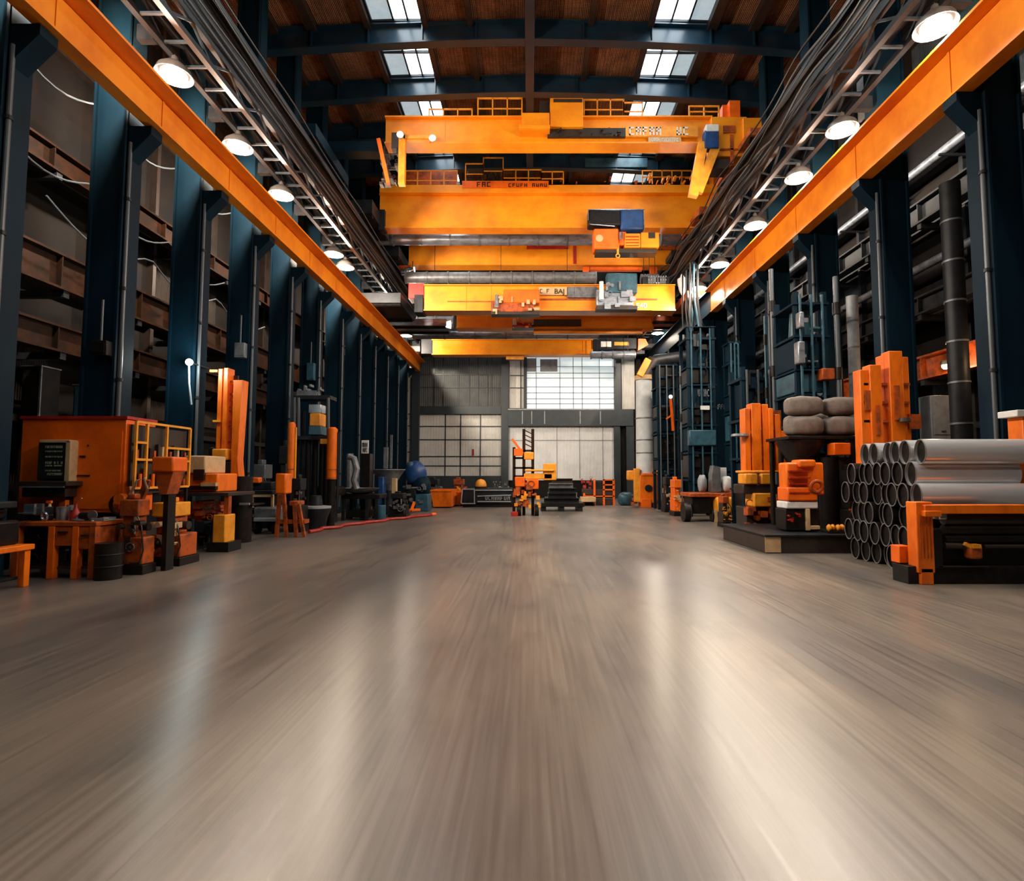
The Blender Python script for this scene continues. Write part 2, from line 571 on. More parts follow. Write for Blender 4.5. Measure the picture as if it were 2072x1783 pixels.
RAFT = [14.85 + 2.53 * i for i in range(9)]
edges = [YF] + [14.85 - 2.53 * 2, 14.85 - 2.53] + RAFT + [YB]
wn = 0
for i in range(len(edges) - 1):
    y0, y1 = edges[i] + (.1 if i else 0), edges[i + 1] - .1
    for sx, (a, b) in enumerate(SKY):
        wn += 1
        bright = (-4.55, b) if sx == 0 else (a, 5.32)
        dim = (a, -4.55) if sx == 0 else (5.32, b)
        w = struct('window_%d' % wn, pane(MB(), bright[0], bright[1], y0, y1, .04), 'skylight')
        dm = pane(MB(), dim[0], dim[1], y0, y1, .04).build('dirty_pane', 'skydim', w)
        fr = MB()
        for x in (a, b, bright[1] if sx else bright[0], (bright[0] + bright[1]) / 2):
            fr.bx(x - .03, y0, zr(x) - .05, x + .03, y1, zr(x) + .05)
        nb = max(2, int((y1 - y0) / .85))
        for k in range(nb + 1):
            yy = y0 + (y1 - y0) * k / nb
            fr.bx(a, yy - .025, zr((a + b) / 2) - .045, b, yy + .025, zr((a + b) / 2) + .05)
        fr.build('glazing_bars', 'dark', w)

# purlins and ridge
tn = 0
for x in (-8.6, -7.3, -5.42, -3.5, -2.0, 2.05, 4.05, 6.1, 7.5, 8.7):
    tn += 1
    wdt = .16 if abs(x) > 6 else .09
    struct('trim_%d' % tn, MB().bx(x - wdt, 8, zr(x) - .26, x + wdt, YB, zr(x)), 'dbrown')
tn += 1
struct('trim_%d' % tn, MB().bx(-.16, 8, 16.05, .16, YB, 16.9), 'navyroof', .01)


def rafter(y, label):
    t = thing('roof_rafter', label, 'roof beam', (0, y, 15.7), 'navy rafters across the roof')
    def zb(x): return 16.12 - .40 * (abs(x) / 8.8) ** 1.6
    def zt(x): return 16.80 - .035 * abs(x)
    xs = [-9.3 + 18.6 * i / 24 for i in range(25)]
    for nm, fb, ft, d in (('web', zb, zt, .025), ('bottom_flange', lambda x: zb(x) - .05, zb, .16), ('top_flange', lambda x: zt(x) - .04, lambda x: zt(x), .16)):
        mb = MB()
        mb.prism([(x, fb(x)) for x in xs] + [(x, ft(x)) for x in reversed(xs)], 'y', y - d, y + d)
        mb.build(nm, 'navyroof', t)
    for x in (-7.3, -5.4, -3.6, -1.8, 1.8, 4.1, 6.05, 7.5):
        MB().bx(x - .02, y - .13, zb(x), x + .02, y + .13, zt(x) - .04).build('stiffener_plate', 'navyroof', t)


for i, y in enumerate(RAFT[1:]):
    lb = {0: 'navy steel roof rafter topmost in the photo, across both skylights', 1: 'navy steel roof rafter just above the topmost orange crane'}.get(
        i, 'navy roof rafter %s beyond the topmost crane, glimpsed between cranes' % ORD[i - 2])
    rafter(y, lb)

# aisle walls: sheets and rails
rnd = random.Random(4)
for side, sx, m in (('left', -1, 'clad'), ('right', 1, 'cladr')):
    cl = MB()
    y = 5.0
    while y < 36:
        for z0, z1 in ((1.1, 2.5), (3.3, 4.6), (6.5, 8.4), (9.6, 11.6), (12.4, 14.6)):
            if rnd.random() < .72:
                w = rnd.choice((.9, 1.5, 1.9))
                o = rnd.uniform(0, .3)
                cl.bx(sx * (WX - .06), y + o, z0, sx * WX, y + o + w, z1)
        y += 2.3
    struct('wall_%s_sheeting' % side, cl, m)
    g = MB()
    for z in (2.8, 4.9, 6.1, 8.8, 9.3, 12.0, 15.0):
        g.bx(sx * (WX - .22), 4, z, sx * (WX - .0), 36.8, z + .16)
    y = 5.0
    while y < 36:
        g.bx(sx * (WX - .2), y - .12, 0, sx * WX, y + .02, 16)
        y += 2.3
    tn += 1
    struct('trim_%d' % tn, g, 'dbrown' if sx < 0 else 'dark')

# far wall
struct('wall_back', MB().bx(-WX, YB, 0, WX, YB + .2, 17), 'wall')
YW = 36.9


def grid(mb, u0, v0, u1, v1, us, vs, Y, t=.035, dep=.04):
    for u in us:
        x = at(u, (v0 + v1) / 2, Y)[0]
        mb.bx(x - t, Y, at(u, v1, Y)[2], x + t, Y + dep, at(u, v0, Y)[2])
    for v in vs:
        z = at(u0, v, Y)[2]
        mb.bx(at(u0, v, Y)[0], Y, z - t, at(u1, v, Y)[0], Y + dep, z + t)
    return mb


d1 = struct('door_1', MB().px(847, 838, 1016, 963, YW - .02, .06), 'doorgrey')
grid(MB(), 848, 838, 1016, 963, (901, 932, 972), (863, 890, 924, 943), YW - .06).build('panel_rails', 'frame', d1)
mk = MB().px(955, 909, 959, 922, YW - .05, .02); mk.build('door_plate', 'red', d1)
d2 = struct('door_2', MB().px(1028, 862, 1245, 972, YW - .02, .06), 'doorwhite')
grid(MB(), 1028, 862, 1245, 968, (1062, 1127, 1173, 1220), (891,), YW - .06, .02).build('panel_seams', 'lgrey', d2)
w1 = struct('window_91', MB().px(847, 722, 1016, 824, YW - .02, .06), 'smoked')
grid(MB(), 848, 724, 1014, 822, (878, 897, 928, 949, 967, 986, 995), (758, 784), YW - .06, .03).build('glazing_bars', 'frame', w1)
w2 = struct('window_92', MB().px(1062, 722, 1244, 828, YW - .02, .06), 'daywin')
grid(MB(), 1062, 722, 1244, 828, (1085, 1133, 1160, 1178, 1213), (742, 755, 765, 783, 795, 807, 817), YW - .06, .016).build('glazing_bars', 'frame', w2)
MB().px(1066, 725, 1085, 752, YW - .07, .03).px(1093, 727, 1128, 752, YW - .07, .03).build('closed_vent_panes', 'lgrey', w2)
tn += 1
struct('trim_%d' % tn, MB().px(1030, 730, 1062, 826, YW - .02, .05).px(1258, 722, 1284, 828, YW - .02, .05).px(800, 700, 832, 968, YW - .02, .05), 'doorgrey')
g = MB()
grid(g, 1032, 730, 1060, 826, (1054,), (760, 785), YW - .06, .03)
grid(g, 803, 700, 830, 968, (817,), (838, 862, 890, 915), YW - .06, .03)
tn += 1
struct('trim_%d' % tn, g, 'frame')
fr = MB()
fr.px(832, 690, 848, 1010, YW - .35, .3, True).px(1014, 722, 1029, 1010, YW - .35, .3, True)
fr.px(848, 822, 1014, 838, YW - .3, .25)
fr.px(1028, 828, 1282, 862, YW - .4, .35)
fr.px(1243, 722, 1257, 830, YW - .3, .25).px(1243, 862, 1256, 1010, YW - .3, .25, True).px(1268, 862, 1284, 1010, YW - .3, .25, True)
fr.px(848, 963, 1014, 1010, YW - .2, .15, True)
fr.px(1060, 722, 1066, 828, YW - .2, .15)
tn += 1
struct('trim_%d' % tn, fr, 'frame', .01)
lb = MB()
for u in (1056, 1075, 1101, 1173, 1214):
    lb.px(u, 832, u + 2, 858, YW - .43, .03)
lb.px(1028, 827, 1243, 829.5, YW - .42, .03)
tn += 1
struct('trim_%d' % tn, lb, 'lgrey')

# ------------------------------------------------------------------ columns
LYS = [8.13 + 2.47 * i for i in range(12)]
RYS = [9.63 + 2.92 * i for i in range(10)]


def column(side, y):
    sx = -1 if side == 'left' else 1
    xi = 8.0 if side == 'left' else 8.2
    a, b = sx * xi, sx * (xi + .66)
    t = thing('steel_column', '-', 'column', ((a + b) / 2, y, 0), '%s row of navy columns' % side)
    s = MB()
    s.bx(a, y - .24, .03, a + sx * .05, y + .24, 16.3)
    s.bx(b, y - .24, .03, b - sx * .05, y + .24, 16.3)
    s.bx(a, y - .19, .03, b, y - .16, 16.3)
    s.build('shaft', 'navy', t)
    MB().bx((a + b) / 2 - .5, y - .4, 0, (a + b) / 2 + .5, y + .4, .04).build('base_plate', 'dark', t)
    c = MB()
    c.prism([(a, 7.9), (a, 8.54), (a - sx * .45, 8.54), (a - sx * .45, 8.38)], 'y', y - .16, y + .16)
    c.build('bracket', 'navy', t)
    px = a - sx * .05
    k = MB().cyl((px, y - .16, .25), (px, y - .16, 8.2), .036, n=10).build('conduit', 'gcable', t)
    cl = MB()
    for z in (1.6, 3.4, 5.2, 7.0):
        cl.cyl((px, y - .16, z), (px, y - .16, z + .06), .055, n=10)
    cl.build('clamp', 'dark', k)
    return t


c0 = column('left', LYS[0])
c0['label'] = 'navy steel column nearest the camera in left row, cut by the frame'
for i, y in enumerate(LYS[1:]):
    dup(c0, (c0.location.x, y, 0), ['navy steel column rising behind the large orange cabinet', 'navy steel column carrying the small cool white lamp',
        'navy steel column right behind the twin-post orange mast'][i] if i < 3 else 'navy steel column of the left row, %s from the camera' % ORD[i + 1])
c1 = column('right', RYS[0])
c1['label'] = 'navy steel column rising behind the pipe stack, nearest in right row'
for i, y in enumerate(RYS[1:]):
    dup(c1, (c1.location.x, y, 0), 'navy steel column rising behind the clustered tall orange posts' if i == 0 else 'navy steel column of the right row, %s from the camera' % ORD[i + 1])

# ------------------------------------------------------------------ runway beams
def runway(side, y0, y1, zb, zt, xw, ft, fb, m, label, name='runway_beam', ys=()):
    sx = -1 if side == 'left' else 1
    t = thing(name, label, 'beam', (sx * xw, y0, zb))
    MB().bx(sx * xw, y0, zb, sx * (xw + .03), y1, zt).build('web', m, t)
    MB().bx(sx * ft[0], y0, zt, sx * ft[1], y1, zt + .05).build('top_flange', m, t)
    MB().bx(sx * fb[0], y0, zb - .045, sx * fb[1], y1, zb).build('bottom_flange', m, t)
    for y in ys:
        if y0 < y < y1:
            MB().bx(sx * (xw - .018), y - .03, zb, sx * xw, y + .03, zt).build('splice_plate', m, t)
    MB().bx(sx * (xw - .02), y0, zt + .05, sx * (xw + .05), y1, zt + .13).build('rail', 'dark', t)
    return t


runway('left', -1.0, 36.5, 8.6, 9.17, 7.45, (7.08, 7.8), (7.42, 7.70), 'runway', 'long orange crane runway beam along the left row of columns', ys=LYS)
runway('right', -1.0, 22.95, 8.6, 9.43, 7.78, (7.50, 8.12), (7.75, 8.06), 'runway', 'long orange crane runway beam along the right row of columns', ys=[y for y in RYS])
runway('right', 23.0, 36.5, 8.6, 9.43, 7.78, (7.60, 8.12), (7.75, 8.06), 'navy', 'unpainted dark runway beam beyond the right orange runway beam', name='runway_extension')


# ------------------------------------------------------------------ lattice girders
def lattice(side, zb, zm, zt, xi, xo, label):
    sx = -1 if side == 'left' else 1
    t = thing('lattice_girder', label, 'girder', (sx * xi, 4, zb))
    y0, y1 = 3.0, 36.5
    c = MB()
    for x in (xi, xo):
        c.bx(sx * (x - .06), y0, zb, sx * (x + .06), y1, zb + .12)
        c.bx(sx * (x - .06), y0, zm - .12, sx * (x + .06), y1, zm)
    c.build('chords', 'dark', t)
    d = MB()
    y = y0
    k = 0
    while y < y1 - .8:
        a, b = (zb + .1, zm - .1) if k % 2 == 0 else (zm - .1, zb + .1)
        d.bar((sx * xi, y, a), (sx * xi, y + .7, b), .05)
        d.bar((sx * xo, y, b), (sx * xo, y + .7, a), .05)
        d.bar((sx * xi, y, zb + .06), (sx * xo, y, zb + .06), .05)
        y += .7
        k += 1
    d.build('lattice_bars', 'lattice', t)
    w = MB().bx(sx * xi, y0, zm, sx * (xi + .05), y1, zt - .5)
    w.bx(sx * (xi - .1), y0, zt - .5, sx * xo, y1, zt - .42)
    w.build('side_plate', 'black', t)
    MB().bx(sx * (xi + .05), y0, zt - .42, sx * xo, y1, zt - .05).bx(sx * (xi + .2), y0, zt - .05, sx * (xi + .3), y1, zt + .05).build('crane_rail', 'dark', t)
    p = MB()
    for z, r in ((zm + .15, .035), (zm + .35, .025), (zt - .35, .03)):
        p.cyl((sx * (xi - .06), y0, z), (sx * (xi - .06), y1, z), r, n=8)
    p.build('conduits', 'gcable', t)
    for y in (LYS if side == 'left' else RYS):
        MB().bx(sx * (xo + .065), y - .08, zb - .02, sx * (8.0 if side == 'left' else 8.2), y + .08, zb + .3).build('column_bracket', 'dark', t)
    return t


lattice('left', 10.46, 11.06, 12.4, 7.0, 7.6, 'dark lattice girder with pale zigzag bars above the left orange beam')
lattice('right', 10.35, 11.05, 12.4, 7.15, 7.75, 'dark lattice girder hung with cables above the right orange beam')

# festoon cables on the right girder, one hose on the left
rnd = random.Random(11)
for i in range(5):
    pts = []
    ph = rnd.uniform(0, 6)
    zc = 11.15 + .2 * i
    xx = 6.98 - .085 * i
    for k in range(70):
        y = 5 + k * .42
        s = abs(math.sin(y * .62 + ph))
        pts.append((xx + .02 * math.sin(y * 1.7 + i), y, zc - .25 * (1 - s) + .05 * math.sin(y * 2.3 + ph)))
    o = MB().tube(pts, .028 + .01 * (i % 2), 6).build('festoon_cable', 'gcable' if i % 2 else 'cable', None, loc=pts[0])
    tag(o, 'looped power cable on the right lattice girder, %s up' % ORD[i], 'cable', 'looped cables along the right lattice girder')
for i in range(3):
    pts = []
    for k in range(60):
        y = 6 + k * .5
        pts.append((-6.85 + .045 * i, y, 11.5 + .35 * i - .12 * abs(math.sin(y * .5 + i))))
    o = MB().tube(pts, .022, 6).build('festoon_cable', 'gcable', None, loc=pts[0])
    tag(o, 'slack grey cable beside the left lattice girder, %s up' % ORD[i], 'cable', 'slack cables along the left lattice girder')

# ------------------------------------------------------------------ pendant lamps
def lamp0():
    t = thing('pendant_lamp', '-', 'lamp', (0, 0, 0), 'high-bay lamps over the hall')
    MB().lathe([(0, .20), (.12, .19), (.30, .08), (.345, 0), (.36, 0), (.31, .14), (.17, .27), (.07, .33), (.06, .42), (0, .42)], (0, 0, 0), 24).build('lamp_shade', 'lampshade', t)
    MB().lathe([(0, -.03), (.17, -.02), (.25, .02), (.25, .05), (0, .05)], (0, 0, 0), 20).build('lens', 'lampglow', t)
    MB().cyl((0, 0, .42), (0, 0, .475), .015, n=8).build('hanger', 'dark', t)
    return t


LPW = (680.0, 210.0)
LAMPS_L = [(3.5, 'beyond the top edge, nearest of the left lamps'), (6.1, 'beyond the top edge, second of the left lamps'), (8.55, 'beyond the top edge, third of the left lamps'),
           (10.96, 'half hidden above the left orange beam, highest of the left lamps'), (13.47, 'second highest over the left orange beam'), (15.89, 'large and fully seen over the middle of the left orange beam'),
           (20.3, 'upper of two close together on the left'), (21.6, 'lower of two close together on the left'), (25.6, 'small, third from far end of left row'), (28.6, 'small, second from far end of left row'), (32.5, 'added to light the far cranes, at far end of left row')]  # the farthest left lamp is added to brighten the far cranes
LAMPS_R = [(3.3, 'beyond the top edge, nearest of the right lamps'), (6.4, 'beyond the top edge, second of the right lamps'), (9.58, 'highest of the right lamps, at the top edge'), (12.6, 'second highest over the right orange beam'),
           (14.73, 'third highest over the right orange beam'), (17.66, 'fourth highest over the right orange beam'), (21.05, 'beside the end of the right orange beam'), (23.8, 'small, second from far end of right row'), (31.5, 'added to light the far cranes, at far end of right row')]  # last lamp of this row is also added, as light for the far cranes
L0 = lamp0()
first = True
for sx, lst in ((-1, LAMPS_L), (1, LAMPS_R)):
    for y, lab in lst:
        x = -7.5 if sx < 0 else 7.52
        z = 9.98 if sx < 0 else 9.87
        lab = 'lit domed high-bay lamp ' + lab
        if first:
            L0.location = (x, y, z); L0['label'] = lab; r = L0; first = False
        else:
            r = dup(L0, (x, y, z), lab)
        ld = bpy.data.lights.new('lamp_light', 'POINT')
        ld.energy = LPW[0 if sx < 0 else 1]
        ld.color = (1.0, .86, .70)
        ld.shadow_soft_size = .12
        lo = bpy.data.objects.new('lamp_light', ld)
        COL.objects.link(lo)
        lo.location = (0, 0, -.17)
        lo.parent = r
for sx, x, y, z, lab, m, e, c in ((-1, *at(173, 395, 14.2), 'small warm bulb glowing on the left aisle wall', 'bulbwarm', 60, (1, .65, .35)),
                             (1, *at(1913, 741, 13.2), 'small warm bulb on the orange girder of the right aisle', 'bulbwarm', 40, (1, .65, .35)),
                             (1, *at(2066, 711, 10.9), 'small warm bulb at the right edge on the aisle girder', 'bulbwarm', 25, (1, .65, .35)),
                             (-1, *at(383, 733, 12.55), 'small cool white lamp on a slim rod before a left column', 'bulbcool', 70, (.85, 1, .97))):
    t = thing('bulb_lamp', lab, 'lamp', (x, y, z), 'small lamps in the aisles')
    MB().ell((x, y, z), (.08, .08, .08), 12, 8).build('bulb', m, t)
    if 'rod' in lab:
        MB().tube([(x, y, z - .08), (x + .02, y, z - .5), (x + .09, y, z - 1.0)], .022, 6).build('rod', 'lgrey', t)
        MB().bar((x, y + .05, z), (x, y + .75, z), .03).build('bracket', 'dark', t)
    else:
        MB().lathe([(.0, .14), (.09, .13), (.11, .03), (.09, .03), (.08, .1), (0, .1)], (x, y, z), 12).build('holder', 'dark', t)
        xw = sx * (WX - .06) if abs(x) > 10.9 or sx < 0 else x
        if abs(xw - x) > .01:
            MB().bar((x, y, z + .1), (xw, y, z + .1), .03).build('bracket', 'dark', t)
    ld = bpy.data.lights.new('bulb_light', 'POINT')
    ld.energy = e
    ld.color = c
    ld.shadow_soft_size = .1
    lo = bpy.data.objects.new('bulb_light', ld)
    COL.objects.link(lo)
    lo.location = (-sx * .2, -.2, -.05)
    lo.parent = t

# aisle girders
for nm, lab, sx, x, z0, z1, m in (('aisle_girder', 'rusty brown girder high along the left aisle', -1, 10.5, 5.75, 6.45, 'brown'),
                              ('aisle_girder', 'rusty brown girder low along the left aisle', -1, 10.5, 4.35, 4.85, 'brown'),
                              ('aisle_girder', 'rusty brown girder topmost along the left aisle', -1, 10.8, 8.5, 8.95, 'brown'),
                              ('aisle_girder', 'orange girder with bulbs along the right aisle', 1, 10.5, 4.15, 4.68, 'dorange'),
                              ('aisle_girder', 'dark grey girder above the orange one in right aisle', 1, 10.5, 5.9, 6.3, 'dark'),
                              ('aisle_girder', 'dark grey girder high up in the right aisle', 1, 10.6, 8.4, 8.9, 'dark')):
    t = thing(nm, lab, 'girder', (sx * x, 6, z0))
    MB().bx(sx * x, 5, z0, sx * (x + .04), 36.5, z1).build('web', m, t)
    MB().bx(sx * (x - .14), 5, z1, sx * (x + .18), 36.5, z1 + .05).build('top_flange', m, t)
    MB().bx(sx * (x - .14), 5, z0 - .05, sx * (x + .18), 36.5, z0).build('bottom_flange', m, t)
    y = 5.6
    while y < 36:
        MB().bx(sx * (x - .12), y, z0, sx * x, y + .03, z1).build('stiffener_plate', m, t)
        y += 1.24
    y = 7.3
    while y < 36:
        MB().bx(sx * (x - .1), y, z0 - .2, sx * (WX - .23), y + .15, z0 - .052).build('wall_mount', 'dark', t)
        y += 2.3
# ------------------------------------------------------------------ overhead cranes
def handrail(mb, u0, u1, v0, v1, Y, posts, mids=(.5,), t=.022):
    x0, _, z0, x1, _, z1 = pb(u0, v0, u1, v1, Y, .04)
    for i in range(posts):
        x = x0 + (x1 - x0) * i / (posts - 1)
        mb.bx(x - t, Y, z0, x + t, Y + .04, z1)
    mb.bx(x0, Y, z1 - .045, x1, Y + .045, z1)
    for f in mids:
        z = z0 + (z1 - z0) * f
        mb.bx(x0, Y, z - .018, x1, Y + .036, z + .018)
    return mb


def carriage(t, x0, x1, y0, y1, z0, z1, m, wheels=True):
    c = MB().bx(x0, y0, z0 + .1, x1, y1, z1).build('end_carriage', m, t, .015)
    if wheels:
        for y in (y0 + .25, y1 - .25):
            MB().cyl((x0 + .05, y, z0 + .15), (x1 - .05, y, z0 + .15), .16, n=16).build('wheel', 'black', c)
    return c


def girder(t, u0, v0, u1, v1, Y, dep, m='crane', lip=True, seams=()):
    x0, _, z0, x1, _, z1 = pb(u0, v0, u1, v1, Y, dep)
    g = MB().bx(x0, Y, z0, x1, Y + dep, z1).build('main_girder', m, t, .012)
    if lip:
        MB().bx(x0, Y - .12, z0 - .05, x1, Y + dep + .1, z0).build('bottom_flange', m, t)
        MB().bx(x0, Y - .12, z1, x1, Y + dep + .1, z1 + .05).build('top_flange', m, t)
    if seams:
        s = MB()
        for u in seams:
            x = at(u, (v0 + v1) / 2, Y)[0]
            s.bx(x - .018, Y - .02, z0, x + .018, Y, z1)
        s.build('seam_strips', m, g)
    return x0, z0, x1, z1


# crane A, topmost
Y = 18.2
t = thing('overhead_crane', 'topmost orange bridge crane, directly below the roof rafters', 'crane', (1.5, Y, 12.7), 'orange bridge cranes')
x0, z0, x1, z1 = girder(t, 780, 241, 1440, 291, Y, .38, seams=(900, 1078, 1250))
MB().px(655, 286, 790, 306, Y + .4, .5).build('drive_shaft', 'navy', t)
carriage(t, -7.55, -6.95, Y - 1.2, Y + 2.0, 12.5, 13.0, 'navy')
handrail(MB(), 868, 955, 219, 238, Y + .05, 4, ()).build('handrail', 'yellow', t)
handrail(MB(), 967, 1056, 197, 238, Y + .05, 4, (.45,)).build('handrail', 'yellow', t)
handrail(MB(), 1182, 1262, 200, 236, Y + .05, 4, (.4,)).build('handrail', 'yellow', t)
handrail(MB(), 1262, 1300, 206, 238, Y + .05, 2, (.4,)).build('handrail', 'yellow', t)
handrail(MB(), 1395, 1455, 213, 238, Y + .05, 3, (.5,)).build('handrail', 'yellow', t)
MB().px(1113, 198, 1180, 256, Y - .3, 1.0).build('drive_house', 'crane', t, .02)
MB().px(1092, 204, 1114, 234, Y - .1, .7).px(1120, 200, 1178, 206, Y - .33, .04).build('control_cabinet', 'dbrown', t)
MB().px(1056, 228, 1112, 252, Y - .35, .8).px(1050, 252, 1113, 259, Y - .5, 1.0).build('platform', 'crane', t, .01)
MB().px(1108, 259, 1266, 276, Y - .16, .12).clutter(pb(1125, 258, 1262, 276, Y - .3, .14), 22, 5, .1, .3).build('service_trough', 'dbrown', t)
w = MB().px(1266, 255, 1412, 276, Y - .16, .1).build('name_plate', 'yellow', t)
MB().strokes(1272, 257, 1395, 273, Y - .185, 9, 3).build('lettering', 'white', w)
w2_ = MB().px(1312, 277, 1378, 288, Y - .13, .06).build('name_plate', 'cream', t)
MB().strokes(1318, 279, 1373, 286, Y - .15, 13, 8).build('lettering', 'white', w2_)
MB().px(1440, 236, 1512, 316, Y - .2, .6).build('end_house', 'crane', t, .02)
MB().px(1504, 238, 1542, 284, Y - .3, .6).px(1514, 284, 1536, 318, Y - .1, .5).build('end_box', 'crane', t, .02)
MB().px(1476, 203, 1498, 236, Y, .7).px(1462, 212, 1476, 236, Y + .2, .5).build('switch_box', 'orange', t, .01)
MB().px(1464, 254, 1488, 268, Y - .24, .06).px(1478, 272, 1484, 330, Y - .24, .05).px(1447, 300, 1512, 303, Y - .24, .05).build('end_house_fittings', 'dorange', t)
b = MB().px(1426, 263, 1455, 299, Y - .45, .3).build('motor', 'blue', t, .03)
MB().px(1429, 251, 1455, 265, Y - .47, .3).build('motor_cap', 'white', b, .02)
MB().px(1420, 322, 1476, 340, Y - .2, .6).build('end_undercarriage', 'dbrown', t)
carriage(t, 7.15, 7.7, Y - 1.2, Y + 2.0, 12.5, 12.85, 'dorange')
MB().px(806, 272, 819, 372, Y - .35, .2).px(816, 273, 880, 280, Y - .35, .15).px(816, 280, 868, 284, Y - .3, .15).build('hanging_frame', 'yellow', t)
MB().px(792, 268, 806, 300, Y - .3, .3).clutter(pb(766, 285, 806, 372, Y - .3, .5), 26, 7, .1, .4).build('cable_drum', 'dbrown', t)
f = MB()
f.bar(at(1422, 290, Y - .3), at(1402, 398, Y - .3), .22, .3)
f.bar(at(1447, 300, Y - .3), at(1412, 390, Y - .3), .16, .3)
f.build('hanging_bracket', 'yellow', t)
MB().bar(at(766, 282, Y - .5), at(786, 372, Y - .5), .13, .12).build('hanging_strut', 'orange', t)
MB().px(985, 292, 1430, 299, Y + .3, .25).build('underside_beam', 'dorange', t)
# spotlights on crane A
o = thing('floodlight', 'round white floodlight beside the drum, at left end of topmost crane', 'lamp', at(801, 283, Y - .5))
p = at(811, 276, Y - .5)
MB().cyl(p, (p[0], p[1] - .1, p[2]), .1, .13, 14).build('housing', 'chrome', o)
MB().cyl((p[0], p[1] - .1, p[2]), (p[0], p[1] - .12, p[2]), .11, .11, 14).build('lens', 'lens', o)
p = at(876, 283, Y - .5)
o2 = thing('floodlight', 'round floodlight under the topmost crane, right of the yellow frame', 'lamp', p)
MB().cyl(p, (p[0], p[1] - .1, p[2]), .09, .12, 14).build('housing', 'chrome', o2)
MB().cyl((p[0], p[1] - .1, p[2]), (p[0], p[1] - .12, p[2]), .1, .1, 14).build('lens', 'lens', o2)

# crane B, largest
Y = 23.6
t = thing('overhead_crane', 'largest orange bridge crane with deep plain girder, second from top', 'crane', (1.0, Y, 12.4), 'orange bridge cranes')
x0, z0, x1, z1 = girder(t, 768, 396, 1456, 461, Y, .45, seams=())
MB().px(768, 374, 1452, 390, Y - .25, .9).build('walkway_deck', 'crane', t, .01)
handrail(MB(), 818, 925, 344, 374, Y - .2, 5, (.3,)).build('handrail', 'yellow', t)
handrail(MB(), 1018, 1095, 342, 372, Y - .2, 4, (.4,)).build('handrail', 'yellow', t)
handrail(MB(), 1095, 1140, 346, 372, Y - .2, 3, (.4,)).build('handrail', 'yellow', t)
handrail(MB(), 942, 978, 330, 374, Y - .2, 2, (.5,)).build('handrail', 'yellow', t)
handrail(MB(), 978, 1018, 318, 374, Y - .2, 2, (.5,)).build('handrail', 'yellow', t)
handrail(MB(), 1300, 1420, 344, 372, Y + .6, 7, (.5,)).build('handrail', 'yellow', t)
MB().px(818, 346, 925, 374, Y + .5, .1).build('kick_panel', 'dorange', t)
MB().clutter(pb(938, 338, 1016, 374, Y, .6), 26, 21, .08, .3).build('hoist_drive', 'dbrown', t)
MB().clutter(pb(1310, 346, 1424, 373, Y, .6), 34, 22, .05, .2).build('winch_parts', 'yellow', t)
MB().clutter(pb(1020, 347, 1300, 373, Y + .3, .5), 26, 23, .04, .14).build('drive_gear', 'dorange', t)
pl = MB().px(935, 366, 1110, 380, Y - .3, .04).build('name_plate', 'orange', t)
MB().strokes(943, 368, 1005, 378, Y - .315, 6, 31).strokes(1020, 371, 1108, 378, Y - .315, 11, 32).build('lettering', 'dbrown', pl)
MB().px(1456, 396, 1478, 452, Y - .15, 1.1).build('end_panel', 'dorange', t, .02)
MB().px(1420, 352, 1492, 376, Y - .3, 1.5).build('end_house', 'crane', t, .02)
MB().px(1444, 356, 1456, 374, Y - .34, .05).px(1420, 356, 1433, 372, Y - .34, .05).build('end_house_doors', 'dorange', t)
c = at(1446, 461, Y - .25)
MB().cyl((c[0], c[1], c[2]), (c[0], c[1] + .25, c[2]), .27, n=20).build('buffer', 'black', t)
carriage(t, -7.55, -6.65, Y - 1.3, Y + 1.4, 12.5, 13.2, 'dark')
carriage(t, 7.15, 8.1, Y - 1.3, Y + 1.4, 12.5, 12.9, 'dorange')
MB().px(766, 424, 778, 464, Y - .2, .5).build('bogie_cover', 'dark', t)
fl = MB().px(1184, 320, 1310, 338, Y + 1.2, .3).build('cable_tray', 'teal', t)

t = thing('hoist_trolley', 'orange hoist trolley with blue and black motor on the largest crane', 'hoist', at(1262, 470, Y - .6), 'hoist trolleys')
MB().px(1190, 423, 1258, 456, Y - .75, .55).build('motor_cover', 'black', t, .08)
MB().px(1256, 422, 1304, 464, Y - .78, .6).build('motor', 'blue', t, .07)
g = MB()
for p, q in (((1190, 424), (1304, 424)), ((1190, 424), (1190, 446)), ((1194, 454), (1244, 458)), ((1302, 424), (1304, 466))):
    g.bar(at(*p, Y - .8), at(*q, Y - .8), .03)
g.build('trim_edges', 'chrome', t)
MB().px(1202, 462, 1252, 503, Y - .7, .7).px(1252, 468, 1268, 496, Y - .6, .6).build('gearbox', 'orange', t, .05)
MB().px(1264, 472, 1296, 500, Y - .68, .7).px(1297, 470, 1334, 500, Y - .7, .7).build('rope_drum_housing', 'crane', t, .03)
v = MB()
for q in (478, 484, 490, 496):
    v.px(1266, q, 1293, q + 1.6, Y - .71, .03)
v.build('vent_slots', 'red', t)
MB().px(1312, 470, 1326, 482, Y - .73, .04).px(1206, 503, 1330, 511, Y - .6, .6).build('base_rail', 'dbrown', t, .02)
c = at(1213, 482, Y - .72)
MB().cyl(c, (c[0], c[1] + .1, c[2]), .16, n=16).build('lamp_disc', 'cream', t)
c = at(1250, 505, Y - .6)
MB().cyl((c[0], c[1], c[2] + .25), (c[0], c[1], c[2] - .2), .07, .04, 10).ring((c[0], c[1], c[2] - .28), (0, 1, 0), .08, .025).build('hook', 'yellow', t)
c = at(1256, 478, Y - .72)
MB().cyl((c[0], c[1], c[2] - .15), (c[0], c[1], c[2] + .15), .08, n=12).build('sheave', 'chrome', t)

